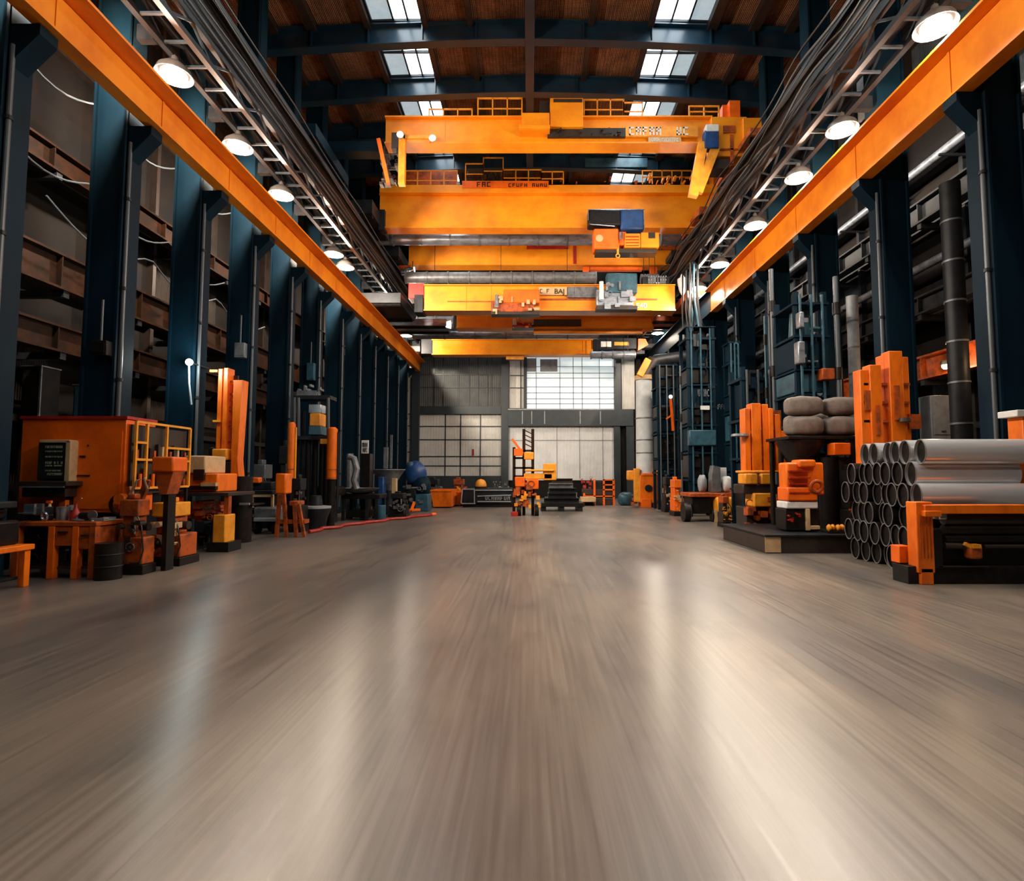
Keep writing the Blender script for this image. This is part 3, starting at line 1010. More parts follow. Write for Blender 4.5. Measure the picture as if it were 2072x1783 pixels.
# silver ducts between the cranes (each hangs on rods)
def duct(label, u0, u1, v0, v1, Y, m='ductsilver', bands=6, group='silver ducts across the hall', name='air_duct'):
    a = at(u0, (v0 + v1) / 2, Y)
    b = at(u1, (v0 + v1) / 2, Y)
    r = abs(at(u0, v0, Y)[2] - at(u0, v1, Y)[2]) / 2
    t = thing(name, label, 'duct', a, group)
    MB().cyl(a, b, r, n=18).build('tube', m, t)
    for i in range(bands + 1):
        x = a[0] + (b[0] - a[0]) * i / bands
        MB().cyl((x - .04, Y, a[2]), (x + .04, Y, a[2]), r * 1.12, n=18).build('collar', 'grey', t)
    for f in (.15, .5, .85):
        x = a[0] + (b[0] - a[0]) * f
        MB().bx(x - .012, Y - .012, a[2] + r, x + .012, Y + .012, zr(x) - .01).build('hanger', 'dark', t)
    return t


duct('long silver duct under the largest crane, left of its hoist', 736, 1205, 474, 496, 25.6, bands=8)
duct('short silver duct right of the orange hoist trolley', 1338, 1482, 474, 496, 25.5, bands=3)
duct('dark corrugated tube below the third crane from top', 822, 1205, 551, 573, 27.2, 'grey', 9)
duct('dull silver duct right of the fourth crane hoist', 1298, 1330, 556, 574, 26.55, 'ductsilver', 5)
duct('blue grey duct above the lowest crane', 838, 1210, 670, 686, 31.0, 'ductsilver', 6)
duct('blue grey tube at right end of the lowest crane', 1196, 1284, 711, 726, 33.9, 'ductsilver', 4)
duct('thick dark duct left of the narrow fifth crane', 846, 918, 640, 668, 30.3, 'ductsilver', 2)

# crane C
Y = 28.0
t = thing('overhead_crane', 'plain bright orange bridge crane under the silver ducts, third from top', 'crane', (1.0, Y, 12.3), 'orange bridge cranes')
girder(t, 827, 498, 1386, 536, Y, .55, seams=(1168,))
carriage(t, -7.55, -6.6, Y - 1.2, Y + 2.0, 12.5, 13.1, 'dark')
carriage(t, 7.15, 8.1, Y - 1.2, Y + 2.0, 12.5, 12.9, 'dark')
MB().px(806, 537, 830, 544, Y, .3).build('cable_bracket', 'dorange', t)
MB().px(1325, 497, 1386, 505, Y - .1, .1).build('cable_bracket', 'dorange', t)
MB().px(1160, 496, 1166, 537, Y - .04, .04).px(1066, 497, 1150, 503, Y - .1, .1).build('side_conduit', 'red', t)
MB().px(1195, 540, 1300, 546, Y, .3).px(1316, 540, 1330, 554, Y, .3).px(1180, 540, 1192, 552, Y, .3).build('underside_rail', 'orange', t)
t2 = thing('floodlight', 'pale floodlight at left end of the third crane', 'lamp', at(828, 545, 27.7))
Y = 27.65
a = at(812, 552, Y); b = at(838, 547, Y)
MB().cyl(a, b, .14, .2, 14).build('housing', 'chrome', t2)
MB().cyl(b, (b[0] + .02, b[1], b[2]), .18, n=14).build('lens', 'lens', t2)
MB().bx(b[0] - .1, Y, b[2], b[0] - .06, Y + .04, b[2] + .5).build('bracket', 'dark', t2)

# crane D
Y = 25.5
t = thing('overhead_crane', 'orange bridge crane with two hoists and name plates, fourth from top', 'crane', (1.0, Y, 9.2), 'orange bridge cranes')
girder(t, 858, 579, 1366, 628, Y, .6, seams=(943, 993))
MB().px(905, 609, 993, 611, Y - .03, .03).px(1090, 604, 1330, 607, Y - .06, .06).build('seam_rail', 'dorange', t)
MB().px(826, 573, 858, 604, Y - .05, .8).build('end_house', 'red', t, .03)
MB().px(838, 596, 856, 632, Y - .1, .8).build('end_cover', 'dark', t, .02)
pl = MB().px(1090, 581, 1147, 597, Y - .14, .04).build('name_plate', 'cream', t)
x, yy, z = at(1132, 590, Y - .16)
lettering('BAJ', pl, (x, yy, z), .34, 'black')
MB().strokes(1092, 585, 1112, 593, Y - .15, 3, 4).build('lettering', 'dbrown', pl)
MB().px(1148, 580, 1208, 602, Y - .16, .08).px(1150, 581, 1153, 601, Y - .2, .05).px(1163, 581, 1167, 601, Y - .2, .05).build('cable_tray', 'grey', t)
pl = MB().px(1277, 611, 1320, 628, Y - .16, .05).build('name_plate', 'yellow', t)
x, yy, z = at(1298, 619, Y - .18)
lettering('E40', pl, (x, yy, z), .36, 'white')
MB().px(1300, 560, 1354, 575, Y - .1, .3).build('cable_chain', 'dark', t)
carriage(t, -7.75, -5.9, Y - 1.1, Y + 1.9, 9.32, 9.9, 'dark')
carriage(t, 7.2, 8.05, Y - 1.1, Y + 1.9, 9.58, 10.0, 'dorange')
MB().strokes(1306, 558, 1350, 574, Y - .13, 9, 14).build('rack_teeth', 'lgrey', t)


def hoist(label, u0, v0, u1, v1, Y, seed, mats, m2='chrome'):
    t = thing('hoist_trolley', label, 'hoist', at((u0 + u1) / 2, v1, Y), 'hoist trolleys')
    w, hgt = u1 - u0, v1 - v0
    MB().px(u0 + w * .25, v0, u1, v0 + hgt * .55, Y, .5).build('motor', mats[0], t, .06)
    MB().px(u0, v0 + hgt * .45, u1 - w * .1, v1 - hgt * .1, Y + .05, .45).build('gearbox', mats[1], t, .04)
    MB().px(u0, v1 - hgt * .1, u1, v1, Y, .5).build('base_rail', 'dbrown', t)
    a = at(u0 + w * .12, v0 + hgt * .25, Y - .02)
    b = at(u0 + w * .12, v0 + hgt * .75, Y - .02)
    MB().cyl(a, b, .1, .12, 12).build('sheave_block', m2, t)
    MB().clutter(pb(u0, v0 + hgt * .2, u1, v1, Y - .12, .14), 14, seed, .1, .26).build('fittings', mats[2], t)
    return t


hoist('orange and white hoist trolley left on the fourth crane', 994, 585, 1092, 636, Y - .75, 41, ('orange', 'dorange', 'cream'))
hoist('steel blue hoist trolley right on the fourth crane', 1207, 552, 1290, 626, Y - .8, 42, ('teal', 'ductsilver', 'ductsilver'), 'white')
o = thing('lamp_reflector', 'white cone lamp reflector at right end of the fourth crane', 'lamp', at(1383, 560, 23.9))
p = at(1381, 597, 23.9)
MB().lathe([(.05, 0), (.14, .2), (.2, .5), (.22, .72), (.1, .8), (.04, .95), (0, .95)], p, 16).build('cone', 'white', o)
MB().bar((p[0], p[1], p[2] + .9), (7.04, p[1], 10.33), .05).build('hanger', 'dark', o)

# crane E
Y = 28.6
t = thing('overhead_crane', 'narrow orange bridge crane, fifth from top', 'crane', (1.5, Y, 9.2), 'orange bridge cranes')
girder(t, 924, 641, 1322, 663, Y, .6, seams=(1150, 1262))
carriage(t, -7.75, -4.4, Y - .4, Y + 1.2, 9.32, 9.8, 'ductsilver')
carriage(t, 6.5, 8.05, Y - .4, Y + 1.2, 9.58, 9.95, 'dorange')
MB().px(1048, 646, 1176, 658, Y - .14, .1).build('cable_tray', 'dbrown', t)
c = at(912, 657, Y - .2)
MB().cyl(c, (c[0] - .35, c[1], c[2]), .22, .12, 14).build('end_lamp', 'lens', t)
MB().px(1080, 668, 1300, 675, Y + .2, .3).build('underside_rail', 'crane', t)
hoist('small red and white hoist trolley on the narrow fifth crane', 1036, 640, 1080, 664, Y - .8, 43, ('cream', 'red', 'orange'), 'white')

# crane F
Y = 34.4
t = thing('overhead_crane', 'lowest and farthest orange bridge crane, before the end wall', 'crane', (0, Y, 9.1), 'orange bridge cranes')
girder(t, 874, 689, 1200, 717, Y, .6, seams=(1180,))
MB().px(1200, 684, 1288, 706, Y - .1, .9).build('control_house', 'dark', t, .02)
MB().px(1216, 691, 1237, 702, Y - .14, .05).build('label_plate', 'white', t)
MB().px(1243, 692, 1272, 699, Y - .14, .05).build('label_plate', 'yellow', t)
MB().px(852, 686, 876, 716, Y, .9).build('end_cover', 'dark', t, .02)
MB().px(1024, 721, 1060, 727, Y, .3).build('underside_box', 'yellow', t)
carriage(t, -7.75, -7.0, Y - .1, Y + 1.6, 9.32, 9.8, 'dark')
carriage(t, 7.2, 8.05, Y - .1, Y + 1.6, 9.58, 9.95, 'dark')
MB().bx(-7.2, Y + .2, 9.35, -6.3, Y + .7, 9.75).build('drive_shaft', 'dark', t)
MB().bx(6.5, Y + .2, 9.35, 7.4, Y + .7, 9.85).bx(4.0, Y + .3, 9.5, 6.8, Y + .7, 9.9).build('drive_shaft', 'dark', t)
MB().prism([(at(1289, 712, Y)[0], at(1296, 712, Y)[2]), (at(1310, 690, Y)[0], at(1322, 700, Y)[2]), (at(1304, 684, Y)[0], at(1312, 688, Y)[2]), (at(1290, 684, Y)[0], at(1298, 688, Y)[2])], 'y', Y - .3, Y + .2).build('gusset', 'orange', t)
# ------------------------------------------------------------------ left side, front to back
# orange side table at the left edge
t = thing('side_table', 'small bright orange table cut by the left edge of the frame', 'table', (-7.6, 7.6, 0))
MB().bx(-8.3, 7.35, .52, -7.16, 7.95, .60).build('table_top', 'borange', t, .012)
for x, y in ((-7.24, 7.42), (-7.24, 7.88), (-8.22, 7.42), (-8.22, 7.88)):
    MB().bx(x - .045, y - .045, 0, x + .045, y + .045, .52).build('leg', 'borange', t, .008)
MB().bx(-8.2, 7.5, .12, -7.3, 7.8, .15).build('shelf', 'dark', t)

t = thing('engine_block', 'black engine with chrome fittings on the small orange table', 'engine', (-7.7, 7.65, .6))
MB().bx(-8.25, 7.42, .6, -7.32, 7.88, .95).bx(-8.2, 7.5, .95, -7.5, 7.85, 1.12).build('block', 'black', t, .04)
MB().bx(-8.2, 7.5, 1.12, -7.35, 7.85, 1.22).build('cylinder_head', 'dark', t, .02)
MB().clutter((-8.2, 7.36, .95, -7.3, 7.5, 1.35), 22, 3, .06, .2).build('fittings', 'chrome', t)
MB().cyl((-7.95, 7.6, 1.22), (-7.95, 7.6, 1.5), .14, n=14).cyl((-7.6, 7.6, 1.22), (-7.6, 7.6, 1.4), .1, n=14).build('filter', 'black', t)

# dark box stack further left
t = thing('tool_chest', 'black tool chest with drawers behind the small orange table', 'chest', (-8.55, 8.9, 0))
MB().bx(-9.4, 8.75, 0, -8.78, 9.3, 1.45).build('body', 'black', t, .02)
for k in range(4):
    d = MB().bx(-9.36, 8.72, .15 + .32 * k, -8.82, 8.75, .42 + .32 * k).build('drawer', 'dark', t)
    MB().bx(-9.2, 8.69, .3 + .32 * k, -8.98, 8.72, .33 + .32 * k).build('handle', 'chrome', d)

# orange workbench
t = thing('workbench', 'worn orange workbench with square legs before the big orange cabinet', 'workbench', (-7.2, 8.75, 0))
MB().bx(-7.95, 8.42, .80, -6.66, 9.05, .87).build('bench_top', 'dorange', t, .012)
for x, y in ((-7.9, 8.47), (-7.35, 8.47), (-6.98, 8.47), (-6.72, 8.47), (-7.9, 8.98), (-6.72, 8.98)):
    MB().bx(x - .05, y - .05, 0, x + .05, y + .05, .8).build('leg', 'orange' if x in (-7.35, -6.98) else 'dorange', t, .008)
for x0, x1, z0 in ((-6.96, -6.7, .45), (-7.32, -7.02, .5)):
    d = MB().bx(x0, 8.43, z0, x1, 8.9, .79).build('drawer', 'dorange', t, .01)
    MB().bx(x0 + .08, 8.4, z0 + .2, x1 - .08, 8.43, z0 + .225).build('handle', 'dark', d)
MB().bx(-7.85, 8.5, .14, -6.75, 8.95, .18).build('shelf', 'dbrown', t)
MB().clutter((-7.8, 8.5, .18, -7.42, 8.9, .75), 12, 5, .2, .5).build('stored_castings', 'black', t)
for k, (nm, lb, x, y, m) in enumerate((('bearing_ring', 'bright bearing ring leaning on the bench between vice and tin', -7.54, 8.5, 'chrome'), ('steel_block', 'dark machined block at rear of the workbench top', -7.5, 8.92, 'dark'), ('spray_bottle', 'pale spray bottle at rear left of the workbench top', -7.86, 8.95, 'cream'),
    ('gear_wheel', 'small bright gear wheel lying near the oil can', -7.1, 8.58, 'grey'), ('wrench', 'bright wrench lying along the front of the workbench', -6.9, 8.48, 'chrome'))):
    t = thing(nm, lb, nm.split('_')[-1], (x, y, .87), 'tools on the orange workbench')
    if k == 0: MB().ring((x, y, .95), (.3, 1, .1), .06, .02, 18, 6).build('ring', m, t)
    elif k == 1:
        MB().bx(x - .12, y - .06, .872, x + .12, y + .06, 1.02).build('block', m, t, .01); MB().cyl((x, y, 1.02), (x, y, 1.1), .05, n=12).build('boss', 'grey', t)
    elif k == 2:
        MB().lathe([(.05, 0), (.05, .17), (.02, .22), (.02, .26), (0, .26)], (x, y, .872), 14).build('bottle', m, t); MB().bx(x - .05, y - .02, 1.13, x + .03, y + .02, 1.17).build('trigger', 'orange', t)
    elif k == 3:
        MB().cyl((x, y, .872), (x, y, .90), .06, n=18).build('gear', m, t); MB().cyl((x, y, .90), (x, y, .93), .02, n=10).build('hub', 'chrome', t)
    else:
        MB().bx(x - .12, y - .012, .872, x + .12, y + .012, .885).build('shaft', m, t); MB().ring((x + .13, y, .88), (0, 0, 1), .02, .008, 12, 6).build('jaw', m, t)
B = [('bench_vice', 'dark bench vice on the left end of the orange workbench', 'vice', -7.75), ('paint_tin', 'shiny tin standing on the orange workbench', 'tin', -7.42),
     ('oil_can', 'reddish oil can on the middle of the orange workbench', 'can', -7.22), ('hand_grinder', 'black hand grinder on the orange workbench near drawers', 'grinder', -6.98), ('metal_tray', 'pale metal tray on right end of the orange workbench', 'tray', -6.8)]
for nm, lb, ct, x in B:
    t = thing(nm, lb, ct, (x, 8.7, .87), 'tools on the orange workbench')
    if nm == 'bench_vice':
        MB().bx(x - .1, 8.6, .87, x + .1, 8.8, .95).bx(x - .05, 8.5, .95, x + .05, 8.85, 1.08).build('body', 'dark', t, .01)
        MB().bx(x - .08, 8.46, .98, x + .08, 8.5, 1.14).build('jaw', 'chrome', t); MB().bx(x - .08, 8.6, .98, x + .08, 8.64, 1.14).build('jaw', 'chrome', t)
        MB().cyl((x - .12, 8.42, 1.0), (x + .12, 8.42, 1.0), .012, n=8).build('handle', 'chrome', t)
    elif nm == 'paint_tin':
        MB().cyl((x, 8.7, .87), (x, 8.7, 1.07), .09, n=18).build('can', 'chrome', t)
        MB().cyl((x, 8.7, 1.07), (x, 8.7, 1.085), .095, n=18).build('lid', 'grey', t)
    elif nm == 'oil_can':
        MB().lathe([(.08, 0), (.08, .1), (.02, .2), (.015, .26), (0, .26)], (x, 8.7, .87), 16).build('can', 'red', t)
        MB().tube([(x, 8.7, 1.12), (x + .05, 8.68, 1.2), (x + .12, 8.66, 1.22)], .008, 6).build('spout', 'chrome', t)
    elif nm == 'hand_grinder':
        MB().cyl((x - .12, 8.65, .95), (x + .1, 8.65, .95), .05, n=12).build('body', 'black', t)
        MB().cyl((x + .1, 8.6, .96), (x + .1, 8.62, .96), .075, n=16).build('disc', 'grey', t)
        MB().tube([(x - .1, 8.65, .9), (x - .12, 8.7, .89), (x - .02, 8.8, .89)], .01, 6).bx(x - .03, 8.62, .872, x + .03, 8.68, .91).build('cord', 'cable', t)
    else:
        x += .05; MB().bx(x - .1, 8.55, .872, x + .1, 8.8, .885).bx(x - .1, 8.55, .885, x + .1, 8.56, .92).bx(x - .1, 8.79, .885, x + .1, 8.8, .92).build('tray', 'lgrey', t)
        MB().cyl((x - .05, 8.65, .9), (x + .06, 8.7, .9), .015, n=8).build('bolts', 'cream', t)

# big orange control cabinet
t = thing('control_cabinet', 'large orange machine cabinet with dark lettered panel on its front', 'cabinet', (-8.1, 9.7, 0))
x0, y0, z0, x1, y1, z1 = pb(40, 848, 252, 1038, 9.4, .74)
x0 = max(x0, -9.05)
MB().bx(x0, y0, z0, x1, y1, z1).build('body', 'orange', t, .015)
MB().bx(x0 - .02, y0 - .03, z1, x1 + .03, y1, z1 + .05).build('roof_lip', 'red', t)
MB().bx(x0 + .1, y0 + .1, 0, x1 - .1, y1 - .05, z0).build('base', 'black', t)
MB().px(136, 908, 148, 1036, 9.38, .03).build('door_gap', 'dbrown', t)
d = MB().px(152, 872, 244, 1030, 9.385, .016).build('door', 'orange', t)
MB().px(160, 922, 171, 926, 9.36, .03).build('handle', 'black', d)
MB().px(155, 961, 181, 964, 9.37, .016).px(176, 900, 179, 903, 9.37, .016).build('scratches', 'dbrown', d)
pn = MB().px(76, 895, 131, 970, 9.25, .16).build('panel', 'screen', t, .01)
MB().px(131, 892, 141, 974, 9.22, .2).px(80, 890, 141, 896, 9.22, .2).build('panel_frame', 'cream', pn, .008)
MB().px(88, 899, 129, 968, 9.235, .014).build('panel_face', 'dark', pn)
s = MB()
for k, v in enumerate((902, 912, 923, 934, 941, 951, 957)):
    s.strokes(91, v, 126, v + (3 if k % 3 else 5), 9.225, 10, 60 + k, .01)
s.build('lettering', 'screentext', pn)
sh = MB().px(36, 974, 134, 984, 9.05, .4).px(44, 984, 132, 1006, 9.15, .3).build('ledge', 'dbrown', t, .01)
MB().px(40, 984, 128, 987, 9.03, .03).build('ledge_edge', 'grey', sh)
MB().px(118, 1012, 132, 1036, 9.3, .1).build('lower_box', 'borange', t, .01)

# rack frame along the cabinet's right flank
t = thing('tool_rack', 'open orange rack frame holding tools, along the right flank of the large cabinet', 'rack', (-6.85, 10.1, 0))
xr = -6.86
za, zb = 1.36, 2.52
f = MB()
for y in (9.45, 9.72, 10.25, 10.95):
    f.bx(xr - .02, y - .02, za, xr + .02, y + .02, zb)
for y0, y1, z in ((9.45, 10.95, zb), (9.45, 9.72, 2.16), (10.25, 10.95, 2.1), (9.45, 10.95, 1.86), (9.45, 10.95, za)):
    f.bx(xr - .018, y0, z - .02, xr + .018, y1, z + .02)
f.build('frame', 'yellow', t)
MB().bx(xr - .10, 9.45, za - .1, xr - .07, 10.95, zb - .05).build('back_panel', 'dbrown', t)
MB().bx(xr - .07, 9.45, 1.83, xr, 10.95, 1.85).bx(xr - .07, 9.45, za - .02, xr, 10.95, za).build('shelf', 'dbrown', t)
for k in range(13):
    y = 9.5 + .11 * k
    hgt = .18 + .12 * ((k * 7) % 4) / 3
    MB().bx(xr - .06, y, 1.852 + .3 * (k % 2 == 5), xr - .01, y + .05, 1.852 + hgt).build('tool', ('dorange', 'dbrown', 'cream', 'black')[k % 4], t)
    MB().cyl((xr - .03, y + .02, za + .002), (xr - .03, y + .02, za + .15 + .2 * (k % 3) / 2), .03, n=8).build('spare_part', ('dorange', 'orange', 'dbrown')[k % 3], t)
MB().bx(xr - .05, 9.45, 0, xr + .0, 9.5, za).build('leg', 'black', t)
MB().bx(xr - .05, 10.9, 0, xr + .0, 10.95, za).build('leg', 'black', t)
t = thing('chute_hopper', 'orange tilted hopper at the right of the tool rack', 'hopper', at(330, 945, 9.3))
x0, y0, z0, x1, y1, z1 = pb(306, 924, 350, 955, 9.02, .4)
MB().bx(x0, y0, z0, x1, y1, z1).build('body', 'orange', t, .03)
zl = at(330, 1000, 9.3)[2]
MB().prism([(x0 + .02, z0), (x1 - .02, z0), (x1 - .12, zl), (x0 + .12, zl)], 'y', y0 + .05, y1 - .05).build('cone', 'dorange', t, .01)
MB().bx(x0 + .16, y0 + .1, 0, x0 + .24, y0 + .3, zl).build('stand', 'black', t)

# generic shop machine
def machine(name, label, cat, u0, v0, u1, v1, Y, dep, seed, cols, group=None, feet=True, wheel=True, fl=True, head=True):
    """base, body, head, motor, handwheel, pipes and small fittings, varied by seed"""
    rnd = random.Random(seed)
    x0, y0, z0, x1, y1, z1 = pb(u0, v0, u1, v1, Y, dep, fl)
    W, D, Hh = x1 - x0, dep, z1 - z0
    t = thing(name, label, cat, ((x0 + x1) / 2, Y + dep / 2, z0), group)
    def X(f): return x0 + W * f
    def Yf(f): return y0 + D * f
    def Z(f): return z0 + Hh * f
    MB().bx(X(0), Yf(.05), Z(0), X(1), Yf(1), Z(.12)).build('base', 'black', t, .01)
    b = MB()
    s = rnd.uniform(.1, .3)
    b.bx(X(.06), Yf(.12), Z(.12), X(.94), Yf(.95), Z(.46))
    b.bx(X(s), Yf(.2), Z(.46), X(s + .5), Yf(.9), Z(.72))
    b.build('body', cols[0], t, .02)
    if head:
        hb = MB()
        hb.bx(X(s - .05), Yf(.05), Z(.72), X(s + .62), Yf(.85), Z(.93))
        hb.bx(X(s + .1), Yf(.3), Z(.93), X(s + .35), Yf(.7), Z(1))
        hb.build('head', cols[1], t, .02)
        r = min(W, Hh) * .1
        MB().cyl((X(s + .5), Yf(.1), Z(.72)), (X(s + .5), Yf(.1), Z(.5)), r * .5, r * .35, 12).build('spindle', 'chrome', t)
    r = min(W, Hh) * .13
    MB().cyl((X(.62), Yf(.5), Z(.58)), (X(.95), Yf(.5), Z(.58)), r, n=14).build('motor', cols[2], t)
    if wheel:
        MB().wheel((X(rnd.uniform(.2, .8)), y0 + .02, Z(.34)), (0, 1, 0), r * 1.1, r * .16).build('handwheel', 'chrome' if seed % 2 else 'dark', t)
    MB().px(u0 + (u1 - u0) * .3, v0 + (v1 - v0) * .58, u0 + (u1 - u0) * .55, v0 + (v1 - v0) * .72, Y + D * .04, .05).build('cover_plate', cols[3], t, .006)
    MB().clutter((X(.02), y0 - .05, Z(.1), X(.98), Yf(.3), Z(.7)), 14, seed + 900, .06, .2).build('fittings', cols[3], t)
    pts = [(X(.85), Yf(.1), Z(.12)), (X(1.0), Yf(.05), Z(.3)), (X(.9), Yf(.05), Z(.6)), (X(s + .4), Yf(.15), Z(.85))]
    MB().tube(pts, max(.012, r * .12), 6).build('hose', 'cable', t)
    return t


machine('milling_machine', 'dark orange milling machine below the tool rack with levers', 'machine', 232, 1000, 290, 1150, 8.75, .34, 3, ('dorange', 'dorange', 'black', 'dbrown'))
machine('lathe', 'orange lathe on black skids in front of the tool rack', 'machine', 296, 1008, 364, 1138, 9.55, .6, 4, ('dorange', 'yellow', 'dbrown', 'cream'))
t = thing('pipe_bender', 'brown lever machine leaning between milling machine and lathe', 'machine', at(262, 1000, 9.35))
MB().bar(at(238, 1125, 9.3), at(300, 972, 9.35), .09).bar(at(285, 1125, 9.3), at(262, 985, 9.35), .07).build('frame', 'dorange', t)
c = at(243, 1022, 9.3)
MB().ring(c, (0, 1, .1), .16, .03, 22).build('handwheel', 'brown', t)
c = at(240, 1010, 9.2)
MB().cyl(c, (c[0], c[1] + .14, c[2]), .09, n=14).build('knob', 'borange', t)
MB().tube([at(262, 1002, 9.3), at(278, 972, 9.3), at(292, 968, 9.3), at(298, 990, 9.3)], .022, 8).build('handle', 'cream', t)
b0 = at(262, 1125, 9.3)
MB().bx(b0[0] - .35, 9.24, 0, b0[0] + .2, 9.42, .14).build('foot', 'black', t)

t = thing('drum_barrel', 'black oil drum standing at the front of the left machines', 'barrel', (-6.47, 8.45, 0))
c = (-6.47, 8.45, 0)
MB().cyl((c[0], c[1], 0), (c[0], c[1], .55), .18, n=20).build('drum', 'black', t)
MB().ring((c[0], c[1], .2), (0, 0, 1), .18, .012, 20, 6).ring((c[0], c[1], .38), (0, 0, 1), .18, .012, 20, 6).build('hoops', 'dark', t)

# cream headed orange press and table
Y = 11.6
t = thing('press_machine', 'orange press with a cream head and dark window, left of the tall mast', 'machine', at(400, 1080, Y))
MB().px(348, 922, 415, 958, Y, .8).build('head', 'cream', t, .03)
MB().px(362, 931, 379, 958, Y - .02, .05).px(391, 950, 412, 972, Y - .02, .3).build('window', 'glassdark', t)
MB().px(346, 958, 440, 996, Y + .05, .8).build('body', 'borange', t, .03)
MB().px(375, 983, 436, 991, Y - .02, .1).build('slot', 'black', t, .01)
MB().px(406, 977, 436, 984, Y - .03, .1).build('feed_plate', 'cream', t)
MB().px(340, 997, 462, 1004, Y - .15, 1.1).build('table_top', 'dbrown', t, .01)
for u in (348, 360, 452):
    MB().px(u, 1004, u + 9, 1110, Y - .1, .12, True).build('leg', 'orange' if u < 450 else 'dorange', t)
MB().clutter(pb(372, 1006, 450, 1060, Y, .7), 22, 81, .08, .25).build('gears', 'dorange', t)
MB().clutter(pb(368, 1050, 440, 1112, Y - .1, .8, True), 20, 82, .1, .3).build('motor_parts', 'dark', t)
MB().px(430, 1042, 455, 1098, Y - .25, .4, True).build('side_box', 'yellow', t, .02)
MB().px(418, 1098, 462, 1104, Y - .3, .5, True).build('foot', 'black', t)

# tall twin post mast
Y = 13.0
t = thing('lift_mast', 'tall bright orange twin-post lift mast with cross rungs on the left', 'mast', at(465, 1085, Y))
MB().px(439, 746, 448, 908, Y, .25).px(450, 744, 459, 912, Y - .05, .3).build('post', 'borange', t, .012)
x0 = at(482, 770, Y); x1 = at(478, 985, Y)
MB().prism([(at(476, 768, Y)[0], x0[2]), (at(495, 768, Y)[0], x0[2]), (at(484, 930, Y)[0], at(484, 930, Y)[2]), (at(488, 982, Y)[0], x1[2]), (at(469, 982, Y)[0], x1[2])], 'y', Y - .08, Y + .2).build('post', 'borange', t, .012)
for v in (770, 796, 808, 822, 830, 852, 862, 893, 918):
    MB().px(459, v, 478, v + 3, Y + .05, .06).build('rung', 'dorange', t)
MB().px(459, 760, 478, 975, Y + .2, .05).build('chain_panel', 'dbrown', t)
MB().px(424, 748, 440, 753, Y - .02, .1).px(430, 850, 446, 854, Y - .05, .1).build('bracket', 'yellow', t)
MB().px(428, 908, 458, 931, Y - .15, .5).build('carriage', 'yellow', t, .03)
MB().px(436, 934, 468, 962, Y - .05, .5).build('winch', 'dbrown', t, .02)
MB().px(446, 966, 470, 1002, Y - .1, .5).px(468, 978, 484, 1018, Y - .12, .5).build('body', 'orange', t, .03)
MB().px(420, 905, 432, 975, Y - .1, .3).build('cylinder', 'black', t, .03)
c = at(487, 1000, Y)
MB().cyl((c[0], Y, 0), (c[0], Y, at(487, 964, Y)[2]), .26, n=20).build('drum', 'black', t)
MB().px(455, 1018, 478, 1090, Y, .5, True).px(470, 1020, 512, 1024, Y - .1, .6).build('base', 'black', t, .02)
MB().px(484, 1018, 504, 1022, Y - .28, .04).build('label_strip', 'lgrey', t)

# small grey truck and orange frames
Y = 14.6
t = thing('tow_truck', 'small grey shop vehicle with red lamp between mast and cylinders', 'vehicle', at(535, 1070, Y))
MB().px(512, 1026, 562, 1056, Y, 1.0).build('body', 'grey', t, .06)
MB().px(508, 992, 552, 1002, Y + .1, .9).px(506, 975, 550, 992, Y + .3, .7).build('cab', 'dark', t, .03)
MB().px(512, 1003, 548, 1026, Y + .15, .05).build('windscreen', 'glassdark', t)
MB().px(507, 1002, 511, 1028, Y + .08, .08).px(548, 1002, 552, 1028, Y + .08, .08).px(507, 1001, 552, 1006, Y + .08, .08).build('windscreen_frame', 'cream', t)
MB().px(506, 966, 524, 978, Y + .2, .2).build('beacon', 'orange', t, .03)
for u in (516, 552):
    c = at(u, 1060, Y + .05)
    MB().cyl((c[0] - .05, Y + .2, .17), (c[0] + .05, Y + .2, .17), .17, n=18).build('wheel', 'black', t)
for u in (516, 552):
    c = at(u, 1060, Y + .05)
    MB().cyl((c[0] - .05, Y + 1.0, .17), (c[0] + .05, Y + 1.0, .17), .17, n=18).build('wheel', 'black', t)
MB().px(512, 1048, 562, 1056, Y - .05, .08).build('bumper', 'lgrey', t, .02)

Y = 14.0
t = thing('trestle', 'rusty orange trestle with slanted legs near the left cylinders', 'trestle', at(588, 1072, Y))
MB().px(556, 958, 578, 1000, Y + .1, .4).build('box', 'borange', t, .04)
for a, b in (((566, 1000), (560, 1076)), ((574, 1000), (580, 1076)), ((596, 1020), (600, 1074)), ((604, 1020), (616, 1074))):
    p, q = at(*a, Y), at(*b, Y)
    MB().bar(p, (q[0], q[1], 0), .08).build('leg', 'dorange', t)
MB().px(564, 1052, 616, 1060, Y, .3).build('crossbar', 'dorange', t)
MB().px(580, 1020, 606, 1052, Y + .1, .35).build('bucket', 'black', t, .04)
MB().px(584, 1014, 604, 1024, Y + .05, .4).build('lid', 'dorange', t, .03)

